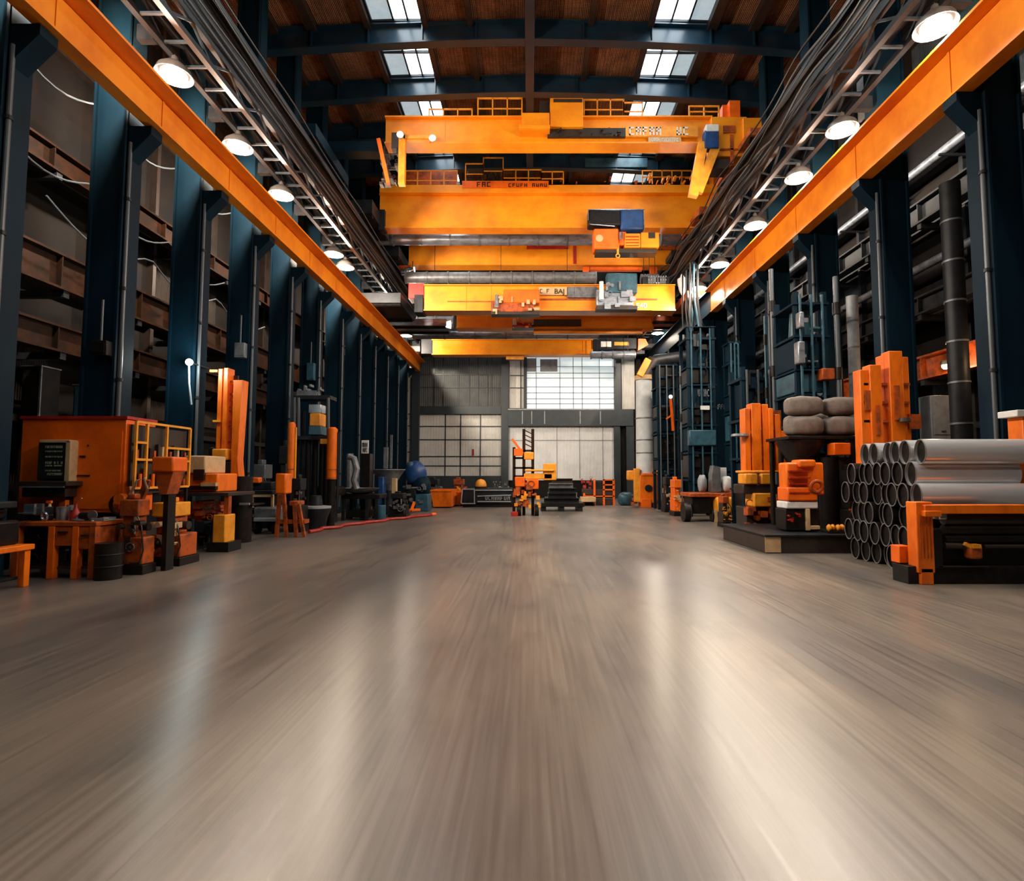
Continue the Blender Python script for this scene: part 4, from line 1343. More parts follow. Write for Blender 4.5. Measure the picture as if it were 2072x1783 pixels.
Y = 16.4
for k, (u0, v0, u1, v1, yy, lab) in enumerate(((584, 858, 598, 1010, 16.0, 'slim red orange cylinder post, left of the black tank frame'), (663, 868, 683, 1004, 16.9, 'thick orange cylinder post, right of the black tank frame'))):
    a = at((u0 + u1) / 2, v0, yy)
    r = (at(u1, 900, yy)[0] - at(u0, 900, yy)[0]) / 2
    t = thing('cylinder_post', lab, 'post', (a[0], yy, 0))
    zb = at((u0 + u1) / 2, 966, yy)[2]
    MB().cyl((a[0], yy, zb), (a[0], yy, a[2]), r, n=20).build('cylinder', 'borange', t)
    MB().cyl((a[0], yy, a[2]), (a[0], yy, a[2] + .05), r * .9, r * .6, 20).build('cap', 'orange', t)
    MB().cyl((a[0], yy, zb - .06), (a[0], yy, zb), r * 1.08, n=20).cyl((a[0], yy, zb + .22), (a[0], yy, zb + .25), r * 1.05, n=20).build('collar', 'dorange', t)
    MB().cyl((a[0], yy, 0), (a[0], yy, zb - .06), r * .8, n=18).build('base', 'black', t)
    MB().tube([(a[0] + r * 1.2, yy, a[2] - .1), (a[0] + r * 1.25, yy, 1.0), (a[0] + r * 1.3, yy, .5)], .03, 6).build('hose', 'yellow' if k == 0 else 'cable', t)

Y = 17.2
t = thing('hydraulic_unit', 'black hydraulic tank frame with orange and teal reservoir on top', 'machine', at(630, 1040, Y))
for u in (598, 608, 620, 634, 648, 658):
    a = at(u, 888, Y)
    MB().cyl((a[0], Y + .2, 0), (a[0], Y + .2, a[2] + (.9 if u in (598, 608) else 0)), .09 if u not in (598, 608) else .05, n=12).build('pillar', 'black', t)
MB().px(594, 882, 664, 890, Y - .1, .9).px(594, 800, 668, 808, Y, .6).build('deck', 'dark', t, .01)
MB().px(626, 836, 648, 862, Y - .1, .5).build('reservoir', 'yellow', t, .03)
MB().px(624, 862, 650, 880, Y - .12, .5).build('valve_block', 'teal', t, .02)
MB().px(624, 818, 650, 836, Y, .4).build('reservoir_lid', 'chrome', t, .02)
for u in (596, 604, 664):
    a, b = at(u, 805, Y), at(u, 885, Y)
    MB().cyl(a, b, .05, n=10).build('rod', 'gcable', t)
MB().px(648, 888, 664, 898, Y - .15, .2).build('label_plate', 'yellow', t)
MB().px(600, 790, 640, 800, Y + .1, .3).clutter(pb(600, 776, 650, 800, Y, .4), 10, 33, .1, .25).build('fittings', 'grey', t)

t = machine('drill_press', 'small dark drill press with chrome parts between the orange cylinders', 'machine', 585, 960, 612, 1045, 15.1, .5, 12, ('black', 'dark', 'dark', 'chrome'))

# round black table, stool and clutter
Y = 17.8
t = thing('round_table', 'low round black turntable in front of the orange cylinder post', 'table', at(668, 1050, Y))
c = at(668, 985, Y + .5)
MB().lathe([(0, 0), (.47, 0), (.5, .05), (.5, .22), (.46, .26), (0, .26)], (c[0], Y + .5, at(668, 1003, Y)[2]), 28).build('turntable', 'black', t)
MB().cyl((c[0], Y + .5, 0), (c[0], Y + .5, at(668, 1003, Y)[2]), .25, n=18).build('pedestal', 'dark', t)
MB().lathe([(.3, 0), (.42, 0), (.42, .03), (0, .03)], (c[0], Y + .5, at(668, 1003, Y)[2] + .26), 28).build('plate', 'brown', t)
t = thing('machine_pedestal', 'grey tapered pedestal standing left of the low black turntable', 'pedestal', at(636, 1052, 16.1))
a = at(636, 1050, 16.1)
MB().lathe([(.28, 0), (.33, .3), (.42, .55), (.42, .62), (.2, .66), (.15, .95), (.12, .98), (0, .98)], (a[0], 16.2, 0), 20).build('body', 'dark', t)
MB().lathe([(.43, .6), (.43, .66), (.2, .68), (0, .68)], (a[0], 16.2, 0), 20).build('rim', 'lgrey', t)
Y = 18.9
t = thing('work_table', 'black work table with pale curved dish, middle of left side', 'table', at(728, 1050, Y))
MB().px(690, 1000, 768, 1010, Y, 1.0).build('table_top', 'black', t, .02)
for u in (694, 742, 762):
    for dy in (.05, .9):
        a = at(u, 1010, Y)
        MB().bx(a[0] - .05, Y + dy - .04, 0, a[0] + .05, Y + dy + .04, a[2]).build('leg', 'dark', t)
MB().bx(at(700, 1040, Y)[0], Y + .2, .1, at(744, 1040, Y)[0], Y + .8, .35).build('shelf_box', 'black', t, .03)
t = thing('dish', 'pale wide metal dish of scrap on the black work table', 'dish', at(730, 998, Y))
c = at(730, 999.5, Y + .4)
zt_ = at(730, 1000, Y)[2]
MB().lathe([(.25, 0), (.5, .1), (.62, .2), (.64, .2), (.52, .08), (.3, .02), (0, .02)], (c[0], Y + .4, zt_ + .005), 24).build('bowl', 'grey', t)
MB().clutter((c[0] - .4, Y + .15, zt_ + .06, c[0] + .4, Y + .65, zt_ + .28), 18, 9, .1, .3).build('scrap', 'brown', t)
o = MB().lathe([(.17, 0), (.18, .5), (.16, .52), (0, .52)], at(770, 1056, 19.2)[:2] + (0,), 16).build('bucket', 'teal', None, loc=at(770, 1056, 19.2)[:2] + (0,))
tag(o, 'blue bucket standing at the floor edge right of the black table', 'bucket')
o = MB().tube([at(705, 924, 18.6), at(716, 928, 18.6), at(722, 950, 18.5), at(716, 972, 18.5), at(722, 990, 18.5)], .11, 10).build('flexible_hose', 'grey', None, loc=at(716, 985, 18.6))
tag(o, 'bent silver flexible hose rising behind the work table dish', 'hose')
o = MB().tube([at(708, 918, 20.1), at(708, 975, 20.1)[:2] + (0,)], .14, 10).build('vent_pipe', 'grey', None, loc=at(708, 975, 20.1)[:2] + (0,))
tag(o, 'upright grey pipe beside the silver flexible hose', 'pipe')
yc = LYS[5] - .3
t = thing('wall_tag', 'white rounded notice tag with dark scrawl on a black post, left side', 'sign', at(738, 905, 19.9))
pq = at(738, 906, 19.9)
MB().px(731, 891, 746, 918, 19.9, .03).build('board', 'white', t, .012)
MB().strokes(733, 896, 744, 905, 19.885, 3, 5).strokes(734, 907, 743, 915, 19.885, 4, 6).build('lettering', 'black', t)
MB().px(730, 918, 748, 985, 19.95, .4).build('backing_post', 'black', t)
MB().bx(pq[0] - .15, 19.97, 0, pq[0] + .15, 20.33, 1.2).build('stand', 'black', t)

# funnel bowl machine
Y = 21.4
t = thing('casting_bowl', 'large grey funnel bowl on a dark stand, left of the blue machine', 'machine', at(786, 1045, Y))
c = at(786, 950, Y + .6)
zt_ = at(786, 952, Y)[2]
MB().lathe([(.22, -.85), (.3, -.55), (.5, -.2), (.64, 0), (.68, .02), (.66, .05), (.5, -.02), (0, -.1)], (c[0], Y + .6, zt_), 26).build('bowl', 'grey', t)
MB().cyl((c[0], Y + .6, 0), (c[0], Y + .6, zt_ - .8), .3, .24, 18).build('pedestal', 'dark', t)
MB().px(764, 965, 776, 1040, Y - .1, .4, True).build('side_tank', 'blue', t, .04)
MB().px(792, 968, 802, 1000, Y - .15, .2).build('burner_plate', 'cream', t, .02)
MB().px(776, 905, 784, 948, Y + .6, .15).px(789, 880, 793, 948, Y + .6, .08).build('mixing_rod', 'grey', t)
machine('pump_unit', 'low dark pump unit with pipes behind the blue bucket', 'machine', 784, 995, 822, 1044, 20.4, .7, 17, ('black', 'dark', 'dark', 'grey'))

Y = 23.6
t = thing('blue_machine', 'hunched dark blue machine with rounded hood at left rear', 'machine', at(845, 1030, Y))
c = at(840, 958, Y + .5)
MB().ell((c[0], Y + .6, c[2]), (.5, .45, .55), 18, 12, .05, 3).build('hood', 'blue', t)
c2 = at(852, 985, Y + .4)
MB().ell((c2[0], Y + .5, c2[2]), (.42, .42, .5), 18, 12, .05, 5).build('body', 'navy', t)
c3 = at(829, 942, Y + .3)
MB().ell((c3[0], Y + .45, c3[2]), (.2, .2, .18), 14, 10).build('cap', 'teal', t)
MB().px(840, 1000, 866, 1034, Y, .9, True).build('base', 'teal', t, .03)
MB().px(812, 990, 842, 1034, Y + .1, .9, True).build('motor', 'dark', t, .06)
MB().clutter(pb(812, 980, 866, 1020, Y - .1, .3), 14, 92, .08, .2).build('fittings', 'grey', t)
t = thing('hose', 'red orange hose lying along the floor edge on the left', 'hose', at(700, 1060, 17))
pts = []
for k in range(40):
    f = k / 39
    u = 625 + 250 * f
    v = 1080 - 36 * f ** .8
    x, y, z = ray(u, v)
    tt = -H / z
    pts.append((x * tt + .1 * math.sin(k * .9), y * tt + .12 * math.sin(k * .55), .05))
MB().tube(pts, .05, 8).build('hose_body', 'red', t)
MB().cyl(pts[-1], (pts[-1][0] + .15, pts[-1][1] + .1, .05), .07, n=10).build('coupling', 'orange', t)
t = thing('cable_reel_frame', 'low orange bracket lying on the floor before the blue machine', 'frame', at(815, 1030, 22.4))
MB().bar(at(795, 1036, 22.4)[:2] + (.12,), at(850, 1028, 23.0)[:2] + (.12,), .1).bar(at(832, 1034, 22.4)[:2] + (.1,), at(838, 1018, 22.8)[:2] + (.42,), .09).build('arm', 'orange', t)
MB().px(790, 1030, 800, 1040, 22.3, .25, True).build('foot', 'dorange', t)
# ------------------------------------------------------------------ centre back
def skip(label, u0, v0, u1, v1, Y, dep, m):
    x0, y0, z0, x1, y1, z1 = pb(u0, v0, u1, v1, Y, dep, True)
    t = thing('skip_bin', label, 'bin', ((x0 + x1) / 2, Y + dep / 2, 0), 'orange scrap bins')
    b = MB()
    i = .12 * (x1 - x0)
    lo = [(x0 + i, y0 + .1, .06), (x1 - i * .2, y0 + .1, .06), (x1 - i * .2, y1 - .1, .06), (x0 + i, y1 - .1, .06)]
    hi = [(x0, y0, z1), (x1, y0, z1), (x1, y1, z1), (x0, y1, z1)]
    hin = [(x0 + .06, y0 + .06, z1), (x1 - .06, y0 + .06, z1), (x1 - .06, y1 - .06, z1), (x0 + .06, y1 - .06, z1)]
    lin = [(p[0], p[1], .15) for p in lo]
    b.add(lo + hi + hin + lin, [(3, 2, 1, 0), (0, 1, 5, 4), (1, 2, 6, 5), (2, 3, 7, 6), (3, 0, 4, 7), (4, 5, 9, 8), (5, 6, 10, 9), (6, 7, 11, 10), (7, 4, 8, 11),
                                        (9, 13, 12, 8), (10, 14, 13, 9), (11, 15, 14, 10), (8, 12, 15, 11), (12, 13, 14, 15)])
    b.build('tub', m, t)
    MB().bx(x0 - .03, y0 - .03, z1 - .08, x1 + .03, y0, z1).bx(x0 - .03, y1, z1 - .08, x1 + .03, y1 + .03, z1).build('rim', m, t)
    MB().bx(x0 + i * 1.5, y0 + .2, 0, x0 + i * 1.5 + .12, y1 - .2, .06).bx(x1 - i * 2, y0 + .2, 0, x1 - i * 2 + .12, y1 - .2, .06).build('skid', 'dark', t)
    return t


skip('bright orange scrap bin with sloping end, beside the blue machine', 871, 991, 914, 1027, 25.9, 1.6, 'borange')
skip('smaller orange scrap bin tucked behind the bright sloping bin', 912, 994, 936, 1022, 27.6, 1.2, 'orange')
machine('pump_set', 'dark pump set with bright fittings behind the bright orange scrap bin', 'machine', 862, 966, 894, 1000, 29.5, .9, 31, ('dark', 'dark', 'grey', 'chrome'))
machine('valve_unit', 'orange and brass valve unit behind the scrap bins', 'machine', 915, 966, 945, 1002, 29.5, .8, 32, ('dorange', 'dorange', 'red', 'yellow'))

Y = 26.6
t = thing('roller_machine', 'long low dark machine with worn white lettering, left of centre', 'machine', at(985, 1022, Y))
MB().px(934, 989, 961, 1021, Y, 1.2).build('end_housing', 'dark', t, .12)
MB().px(960, 988, 1040, 1021, Y + .05, 1.2).build('body', 'dark', t, .06)
f = MB()
for a, b in (((936, 990), (960, 990)), ((936, 990), (933, 1018)), ((960, 990), (960, 1018)), ((934, 1019), (962, 1019)), ((962, 992), (1038, 992)), ((966, 1004), (1034, 1002)), ((966, 1015), (1034, 1015))):
    f.bar(at(*a, Y - .03), at(*b, Y - .03), .05)
f.build('edge_strips', 'lgrey', t)
MB().strokes(975, 1004, 1018, 1012, Y - .01, 7, 55, .05).strokes(1019, 1003, 1033, 1012, Y - .01, 2, 56, .05).build('lettering', 'lgrey', t)
MB().px(936, 1021, 1040, 1027, Y + .1, 1.0, True).build('skid', 'black', t)
MB().clutter(pb(993, 974, 1035, 989, Y + .1, .6), 22, 57, .08, .22).build('rollers', 'chrome', t)
o = thing('dome_cover', 'orange dome cover standing on the long low dark machine', 'dome', at(973, 988, Y + .4))
c = at(973, 984, Y + .5)
zt_ = at(973, 988, Y + .05)[2] + .006
MB().lathe([(.27, 0), (.28, .15), (.24, .3), (.15, .4), (0, .44)], (c[0], Y + .5, zt_), 20).build('dome', 'yellow', o)
MB().lathe([(.32, 0), (.32, .05), (.28, .07), (0, .07)], (c[0], Y + .5, zt_), 20).build('brim', 'brown', o)

# centre drill rig
Y = 21.2
t = thing('drill_rig', 'orange wheeled drill rig with lattice mast at the hall centre', 'machine', at(1075, 1042, Y))
m_ = MB()
for u in (1040, 1060, 1078):
    z = {1040: 905, 1060: 868, 1078: 868}[u]
    m_.px(u - 3, z, u + 3, 1040, Y + .2, .12, True)
for v in (910, 925, 945, 962, 980, 1000):
    m_.px(1040, v, 1078, v + 4, Y + .2, .1)
for v in range(870, 905, 9):
    m_.bar(at(1060, v, Y + .22), at(1078, v + 9, Y + .22), .035)
m_.build('mast', 'brown', t)
MB().bar(at(1036, 888, Y + .1), at(1058, 918, Y + .1), .09).px(1040, 908, 1058, 922, Y + .05, .4).build('jib', 'orange', t)
MB().px(1060, 915, 1080, 930, Y + .1, .2).px(1062, 950, 1122, 954, Y - .1, 1.0).px(1100, 938, 1126, 972, Y, .8).px(1060, 958, 1118, 970, Y, .8).build('cab', 'yellow', t, .03)
MB().px(1066, 970, 1090, 990, Y - .05, .6).px(1042, 965, 1062, 985, Y - .05, .6).build('engine_cover', 'orange', t, .03)
MB().clutter(pb(1036, 972, 1095, 1030, Y - .12, .5), 26, 61, .08, .22).build('drive_parts', 'dorange', t)
MB().clutter(pb(1040, 985, 1095, 1036, Y - .2, .3), 14, 62, .06, .16).build('fittings', 'yellow', t)
for u in (1050, 1086):
    for dy in (0, .9):
        c = at(u, 1030, Y)
        w = MB().cyl((c[0] - .08, Y + dy, .2), (c[0] + .08, Y + dy, .2), .2, n=18).build('wheel', 'black', t)
        MB().cyl((c[0] - .09, Y + dy, .2), (c[0] + .09, Y + dy, .2), .08, n=12).build('hub', 'yellow', w)
MB().px(1034, 1036, 1048, 1043, Y - .3, .3, True).build('foot', 'red', t, .01)

Y = 23.6
t = thing('steel_pallet', 'dark pallet right of the drill rig carrying piled steel offcuts', 'pallet', at(1138, 1030, Y))
MB().px(1096, 1018, 1182, 1026, Y, 1.6).build('deck', 'black', t, .01)
for u in (1100, 1137, 1174):
    MB().px(u - 5, 1026, u + 5, 1040, Y + .05, 1.4, True).build('skid', 'dark', t)
rnd = random.Random(77)
zt_ = at(1138, 1018, Y)[2]
xa, xb = at(1100, 1020, Y)[0], at(1176, 1020, Y)[0]
k = 0
for row in range(5):
    n = 4 - row // 2
    for i in range(n):
        k += 1
        ln = (xb - xa) * (1 - .09 * row) * rnd.uniform(.8, .98)
        x0 = (xa + xb) / 2 - ln / 2 + rnd.uniform(-.06, .06)
        yy = Y + .2 + i * .36 + row * .05
        z = zt_ + .005 + row * .212
        hh = .2
        o = MB()
        o.bx(x0, yy, z, x0 + ln, yy + .3, z + .03).bx(x0, yy, z + hh - .03, x0 + ln, yy + .3, z + hh).bx(x0, yy + .13, z + .03, x0 + ln, yy + .17, z + hh - .03)
        ob = o.build('steel_offcut', ('grey', 'dark', 'chrome', 'dbrown')[k % 4], None, loc=(x0, yy, z))
        tag(ob, 'steel beam offcut in the pile, layer %s up, %s from the front' % (ORD[row], ORD[i]), 'steel offcut', 'steel offcuts piled on the dark pallet')

# right back
Y = 28.4
t = thing('frame_stand', 'rusty orange tubular stand under the right end door', 'frame', at(1212, 1018, Y))
f = MB()
for u in (1182, 1203, 1222, 1242):
    f.px(u - 2, 970 if u > 1200 else 998, u + 2, 1020, Y, .07, True)
for v in (970, 980, 990, 1003):
    f.px(1220 if v < 995 else 1182, v, 1243, v + 2.5, Y, .07)
f.bar(at(1183, 1002, Y), at(1200, 1018, Y), .06)
f.build('frame', 'orange', t)
MB().px(1198, 974, 1219, 992, Y + .2, .6).build('motor', 'dark', t, .03)
MB().px(1180, 990, 1240, 1002, Y + .1, .8).px(1182, 1010, 1240, 1021, Y + .1, .8, True).build('table_top', 'dbrown', t, .02)
MB().clutter(pb(1174, 964, 1200, 1000, Y + .2, .5), 16, 66, .1, .25).build('valves', 'red', t)
t = thing('barrow', 'low cream trolley left of the rusty tubular stand', 'trolley', at(1188, 1020, 27.6))
MB().px(1176, 1006, 1206, 1016, 27.6, .7).build('tray', 'cream', t, .02)
for u in (1180, 1202):
    c = at(u, 1016, 27.6)
    MB().cyl((c[0] - .04, 27.75, .13), (c[0] + .04, 27.75, .13), .13, n=14).build('wheel', 'black', t)
    MB().cyl((c[0] - .04, 28.15, .13), (c[0] + .04, 28.15, .13), .13, n=14).build('wheel', 'black', t)
    MB().bar((c[0], 27.75, .13), (c[0], 27.75, at(u, 1014, 27.6)[2]), .05).build('leg', 'dorange', t)
c = at(1268, 1008, 28.0)
o = MB().ell((c[0], 28.2, .33), (.42, .36, .35), 18, 12, .08, 8, .8).build('sack', 'teal', None, loc=(c[0], 28.2, 0))
tag(o, 'blue grey sack slumped at the foot of the frame post', 'sack')

Y = 26.4
t = thing('dust_extractor', 'orange machine below the tall pale duct at right rear', 'machine', at(1315, 1022, Y))
MB().px(1295, 962, 1330, 1018, Y, 1.2).px(1298, 958, 1328, 963, Y - .05, 1.3).build('body', 'borange', t, .03)
MB().px(1298, 1010, 1318, 1026, Y - .05, .8, True).build('foot', 'orange', t, .02)
MB().px(1284, 948, 1295, 1016, Y + .05, .3).px(1330, 944, 1340, 1012, Y + .05, .3).build('side_post', 'yellow', t, .015)
c = at(1312, 988, Y - .02)
MB().cyl((c[0], c[1] + .1, c[2]), (c[0], c[1] - .05, c[2]), .17, n=18).build('motor_port', 'dark', t)
MB().px(1322, 1000, 1340, 1024, Y + .1, .6, True).build('bracket', 'dorange', t, .02)
MB().px(1270, 952, 1284, 972, Y + .3, .4).build('fan_housing', 'yellow', t, .06)
MB().clutter(pb(1278, 975, 1300, 1024, Y + .2, .5, True), 12, 69, .12, .3).build('fittings', 'dorange', t)
t = thing('tall_duct', 'tall pale grey duct rising from the orange machine at right rear', 'duct', at(1305, 958, Y + .6))
x0, x1 = at(1286, 850, Y + .6)[0], at(1324, 850, Y + .6)[0]
xm, r = (x0 + x1) / 2, (x1 - x0) / 2
zt_, zb_ = at(1305, 770, Y + .6)[2], at(1305, 958, Y + .6)[2]
MB().cyl((xm, Y + .6, zb_), (xm, Y + .6, zt_), r, r * .92, 24).build('tube', 'flexduct', t)
for v in (848, 892, 918):
    z = at(1305, v, Y + .6)[2]
    MB().cyl((xm, Y + .6, z), (xm, Y + .6, z + .05), r * 1.02, n=24).build('seam', 'grey', t)
MB().cyl((xm, Y + .6, zt_), (xm, Y + .6, zt_ + .22), r * 1.05, n=24).build('collar', 'cream', t)
MB().cyl((xm, Y + .6, zt_ + .22), (xm + .55, Y + .6, zt_ + 1.0), r * .95, r * .8, 20).build('elbow', 'dbrown', t)
MB().obx((xm - .12, Y + .1, zt_ + .55), (.34, .2, .95), Matrix.Rotation(math.radians(28), 3, 'Y')).build('elbow_flap', 'yellow', t, .03)
MB().cyl((xm + .5, Y + .6, zt_ + .95), (7.9, Y + .6, zt_ + 1.2), r * .7, n=16).build('branch', 'dark', t)

# tall dark machinery before the right columns
def tower(name, label, u0, v0, u1, v1, Y, dep, seed, mats, cat='machine'):
    rnd = random.Random(seed)
    x0, y0, z0, x1, y1, z1 = pb(u0, v0, u1, v1, Y, dep, True)
    t = thing(name, label, cat, ((x0 + x1) / 2, Y + dep / 2, 0), 'tall dark machines on the right')
    W = x1 - x0
    for x in (x0 + .07, x1 - .07):
        for y in (y0 + .07, y1 - .07):
            MB().bx(x - .06, y - .06, 0, x + .06, y + .06, z1).build('post', mats[0], t)
    z = z0 + .5
    k = 0
    while z < z1 - .3:
        hh = rnd.uniform(.5, 1.3)
        hh = min(hh, z1 - z)
        inset = rnd.uniform(.0, .25) * W
        off = rnd.uniform(0, inset)
        if rnd.random() < .6:
            MB().bx(x0 + off, y0 + .1, z, x1 - (inset - off), y1 - .05, z + hh * .85).build('housing', mats[1 + k % 2], t, .03)
        else:
            r = (W - inset) * .42
            MB().cyl(((x0 + x1) / 2, (y0 + y1) / 2, z), ((x0 + x1) / 2, (y0 + y1) / 2, z + hh * .85), r, r * rnd.uniform(.7, 1), 18).build('vessel', mats[1 + k % 2], t)
        MB().bx(x0 - .03, y0 - .03, z + hh * .88, x1 + .03, y1, z + hh * .95).build('deck', mats[0], t)
        z += hh
        k += 1
    MB().pieces(t, (x0, y0 - .06, 1.2, x1, y0 + .12, z1), 34, seed + 5, (mats[3], mats[1], mats[2], 'dark'), .08, .26)
    pp = MB()
    for i in range(3):
        x = x0 + W * (.15 + .33 * i)
        pp.cyl((x, y0 - .05, z0 + .4), (x, y0 - .05, z1 - .1), .035, n=8)
    pp.build('pipes', mats[4], t)
    return t


t = tower('press_tower', 'tall dark blue press with white plates before the right columns', 1392, 660, 1450, 1040, 20.6, 1.1, 101, ('navy', 'navy', 'black', 'dark', 'teal'))
MB().px(1418, 821, 1436, 829, 20.48, .06).build('name_plate', 'white', t)
MB().strokes(1412, 788, 1436, 802, 20.48, 4, 15, .06).strokes(1452, 818, 1488, 828, 20.5, 6, 16, .06).build('lettering', 'grey', t)
MB().px(1395, 870, 1450, 902, 20.45, .3).build('cover', 'teal', t, .04)
t = tower('press_tower', 'dark machine tower with orange lever, right of the pale duct', 1330, 735, 1372, 1020, 24.8, 1.0, 103, ('navy', 'black', 'navy', 'dark', 'gcable'))
MB().bar(at(1357, 808, 24.6), at(1362, 872, 24.6), .1).bar(at(1362, 838, 24.6), at(1348, 848, 24.6), .07).build('lever_arm', 'orange', t)
c = at(1357, 803, 24.6)
MB().ell(c, (.09, .09, .09), 12, 8).build('lamp_cap', 'lens', t)
tower('press_tower', 'dark teal machine tower behind the orange mast, under the beam end', 1478, 690, 1500, 1000, 19.72, .66, 105, ('navy', 'teal', 'navy', 'dark', 'teal'))
t = tower('press_tower', 'tall teal tower of ducts and vessels above the grey sacks', 1612, 590, 1680, 1000, 13.6, 1.2, 107, ('navy', 'teal', 'navy', 'ductsilver', 'teal'))
MB().px(1664, 745, 1690, 768, 13.4, .3).build('hopper', 'dorange', t, .02)
MB().px(1616, 690, 1630, 735, 13.4, .25).build('cover', 'ductsilver', t, .03)
MB().px(1618, 630, 1628, 662, 13.4, .25).build('cover', 'ductsilver', t, .03)
tower('press_tower', 'black hopper tower above the stubby orange mast', 1502, 742, 1572, 1000, 15.6, 1.0, 109, ('navy', 'black', 'navy', 'dark', 'gcable'))
for k, (u, v0, v1, yy, lab) in enumerate(((1560, 545, 960, 15.1, 'grey pipe with black joints rising behind the orange mast'), (1547, 640, 830, 15.3, 'slim teal pipe above the black hopper tower'), (1376, 740, 1000, 20.3, 'thin pale pipe left of the dark blue press'), (1690, 560, 800, 13.3, 'grey pipe beside the teal tower of ducts'))):
    yy = {13.3: 13.42}.get(yy, yy)
    a, b = at(u, v0, yy), at(u, v1, yy)
    t = thing('conduit_pipe', lab, 'pipe', (a[0], yy, 0))
    r = .06 if k in (0, 3) else .035
    MB().cyl((a[0], yy, 0), (a[0], yy, a[2]), r, n=12).build('tube', 'gcable' if k != 1 else 'teal', t)
    for f in (.2, .45, .7):
        z = a[2] * f + 1
        MB().cyl((a[0], yy, z), (a[0], yy, min(a[2], z + .3)), r * 1.5, n=12).build('joint', 'black', t)

# low carts
Y = 18.4
t = thing('transport_cart', 'low orange cart with large black wheel, right rear floor edge', 'cart', at(1430, 1040, Y))
MB().px(1396, 998, 1505, 1006, Y, 1.2).build('deck', 'dorange', t, .02)
MB().px(1400, 1006, 1438, 1040, Y + .1, .9).build('undercarriage', 'black', t, .02)
c = at(1391, 1022, Y)
w = MB().cyl((c[0] - .1, Y + .2, .33), (c[0] + .1, Y + .2, .33), .33, n=22).build('wheel', 'black', t)
MB().ring((c[0] + .1, Y + .2, .33), (1, 0, 0), .3, .02, 22, 6).build('rim', 'grey', w)
MB().px(1452, 1006, 1505, 1038, Y - .2, .9).build('tank', 'yellow', t, .08)
MB().px(1478, 1008, 1480, 1036, Y - .08, .04).build('strap', 'dbrown', t)
for u in (1446, 1474, 1500):
    c = at(u, 1030, Y)
    MB().cyl((c[0] - .07, Y + .15, .2), (c[0] + .07, Y + .15, .2), .2, n=16).build('wheel', 'black', t)
MB().px(1446, 1030, 1452, 1052, Y - .05, .06, True).px(1464, 1036, 1470, 1054, Y - .05, .06, True).build('prop', 'cream', t)
MB().clutter(pb(1400, 985, 1500, 998, Y + .95, .22), 26, 111, .06, .16).build('load_parts', 'dbrown', t)
for k, (u0, v0, u1, v1, m, lab) in enumerate(((1440, 942, 1458, 974, 'grey', 'grey angular casting standing on the low cart'), (1459, 946, 1478, 964, 'white', 'white box upper on the low cart load'), (1463, 964, 1486, 990, 'white', 'crumpled white bag on the low cart'), (1415, 962, 1432, 982, 'lgrey', 'pale grey bundle at left on the low cart'))):
    x0, y0, z0, x1, y1, z1 = pb(u0, v0, u1, v1, Y + .3, .4)
    zb_ = at(1440, 998, Y)[2] + .035
    o = MB()
    if k in (0,):
        o.prism([(x0, zb_), (x1, zb_), (x1, z1 - .05), (x0 + .08, z1), (x0 + .02, z1 - .3)], 'y', y0, y1)
    elif k == 1:
        o.bx(x0, y0 + .36, zb_, x1, y0 + .6, z1)
    else:
        o.ell(((x0 + x1) / 2, y0 + .15, (zb_ + z1) / 2), ((x1 - x0) / 2, .18, (z1 - zb_) / 2), 14, 10, .1, k, .75)
    tag(o.build(('metal_casting', 'carton', 'bag', 'bundle')[k], m, None, .01 if k == 1 else 0, loc=((x0 + x1) / 2, y0, zb_)), lab, ('casting', 'box', 'bag', 'bundle')[k])
machine('pump_set', 'small orange and red pump left of the low cart', 'machine', 1364, 965, 1387, 1030, 20.9, .8, 113, ('orange', 'borange', 'red', 'cream'))
machine('compressor', 'cluttered small compressor between pale duct machine and pump', 'machine', 1345, 960, 1372, 1026, 23.0, .7, 114, ('dark', 'dark', 'grey', 'cream'))

# stubby orange mast group
Y = 13.9
t = thing('mast_block', 'stubby bright orange mast of ribbed posts, left of the grey sacks', 'mast', at(1550, 1080, Y))
for u0, u1, v0 in ((1508, 1519, 826), (1522, 1541, 816), (1544, 1556, 818), (1557, 1566, 826), (1570, 1580, 838), (1583, 1596, 872)):
    MB().px(u0, v0, u1, 955, Y + .03 * (u0 % 3), .35).build('post', 'borange', t, .012)
r_ = MB()
for v in (866, 900, 925, 940):
    r_.px(1520, v, 1570, v + 4, Y + .1, .2)
r_.build('crossbars', 'dorange', t)
MB().px(1512, 830, 1582, 950, Y + .3, .05).build('back_plate', 'dorange', t)
for u0, u1 in ((1508, 1534), (1541, 1568)):
    MB().px(u0, 958, u1, 980, Y - .1, .5).build('counterweight', 'yellow', t, .03)
MB().px(1526, 998, 1568, 1026, Y - .1, .6).px(1505, 952, 1600, 957, Y, .6).build('cab', 'yellow', t, .03)
MB().px(1504, 980, 1575, 1000, Y, .7).px(1510, 1026, 1575, 1084, Y + .1, .7, True).build('undercarriage', 'dbrown', t, .03)
MB().clutter(pb(1508, 1000, 1590, 1080, Y - .15, .3, True), 26, 115, .06, .2).build('fittings', 'dorange', t)
MB().prism([(at(1580, 880, Y)[0], at(1580, 860, Y)[2]), (at(1602, 940, Y)[0], at(1602, 940, Y)[2]), (at(1572, 950, Y)[0], at(1572, 950, Y)[2])], 'y', Y + .05, Y + .4).build('gusset', 'orange', t, .01)
a = at(1500, 880, Y)
o = t
MB().cyl((a[0], Y + .1, a[2] - .03), (a[0], Y + .1, a[2] + .03), .22, .2, 20).build('disc', 'grey', t)
MB().bar((a[0] + .1, Y + .1, a[2]), (at(1524, 872, Y)[0], Y + .12, at(1524, 872, Y)[2]), .06).build('disc_arm', 'cream', t)

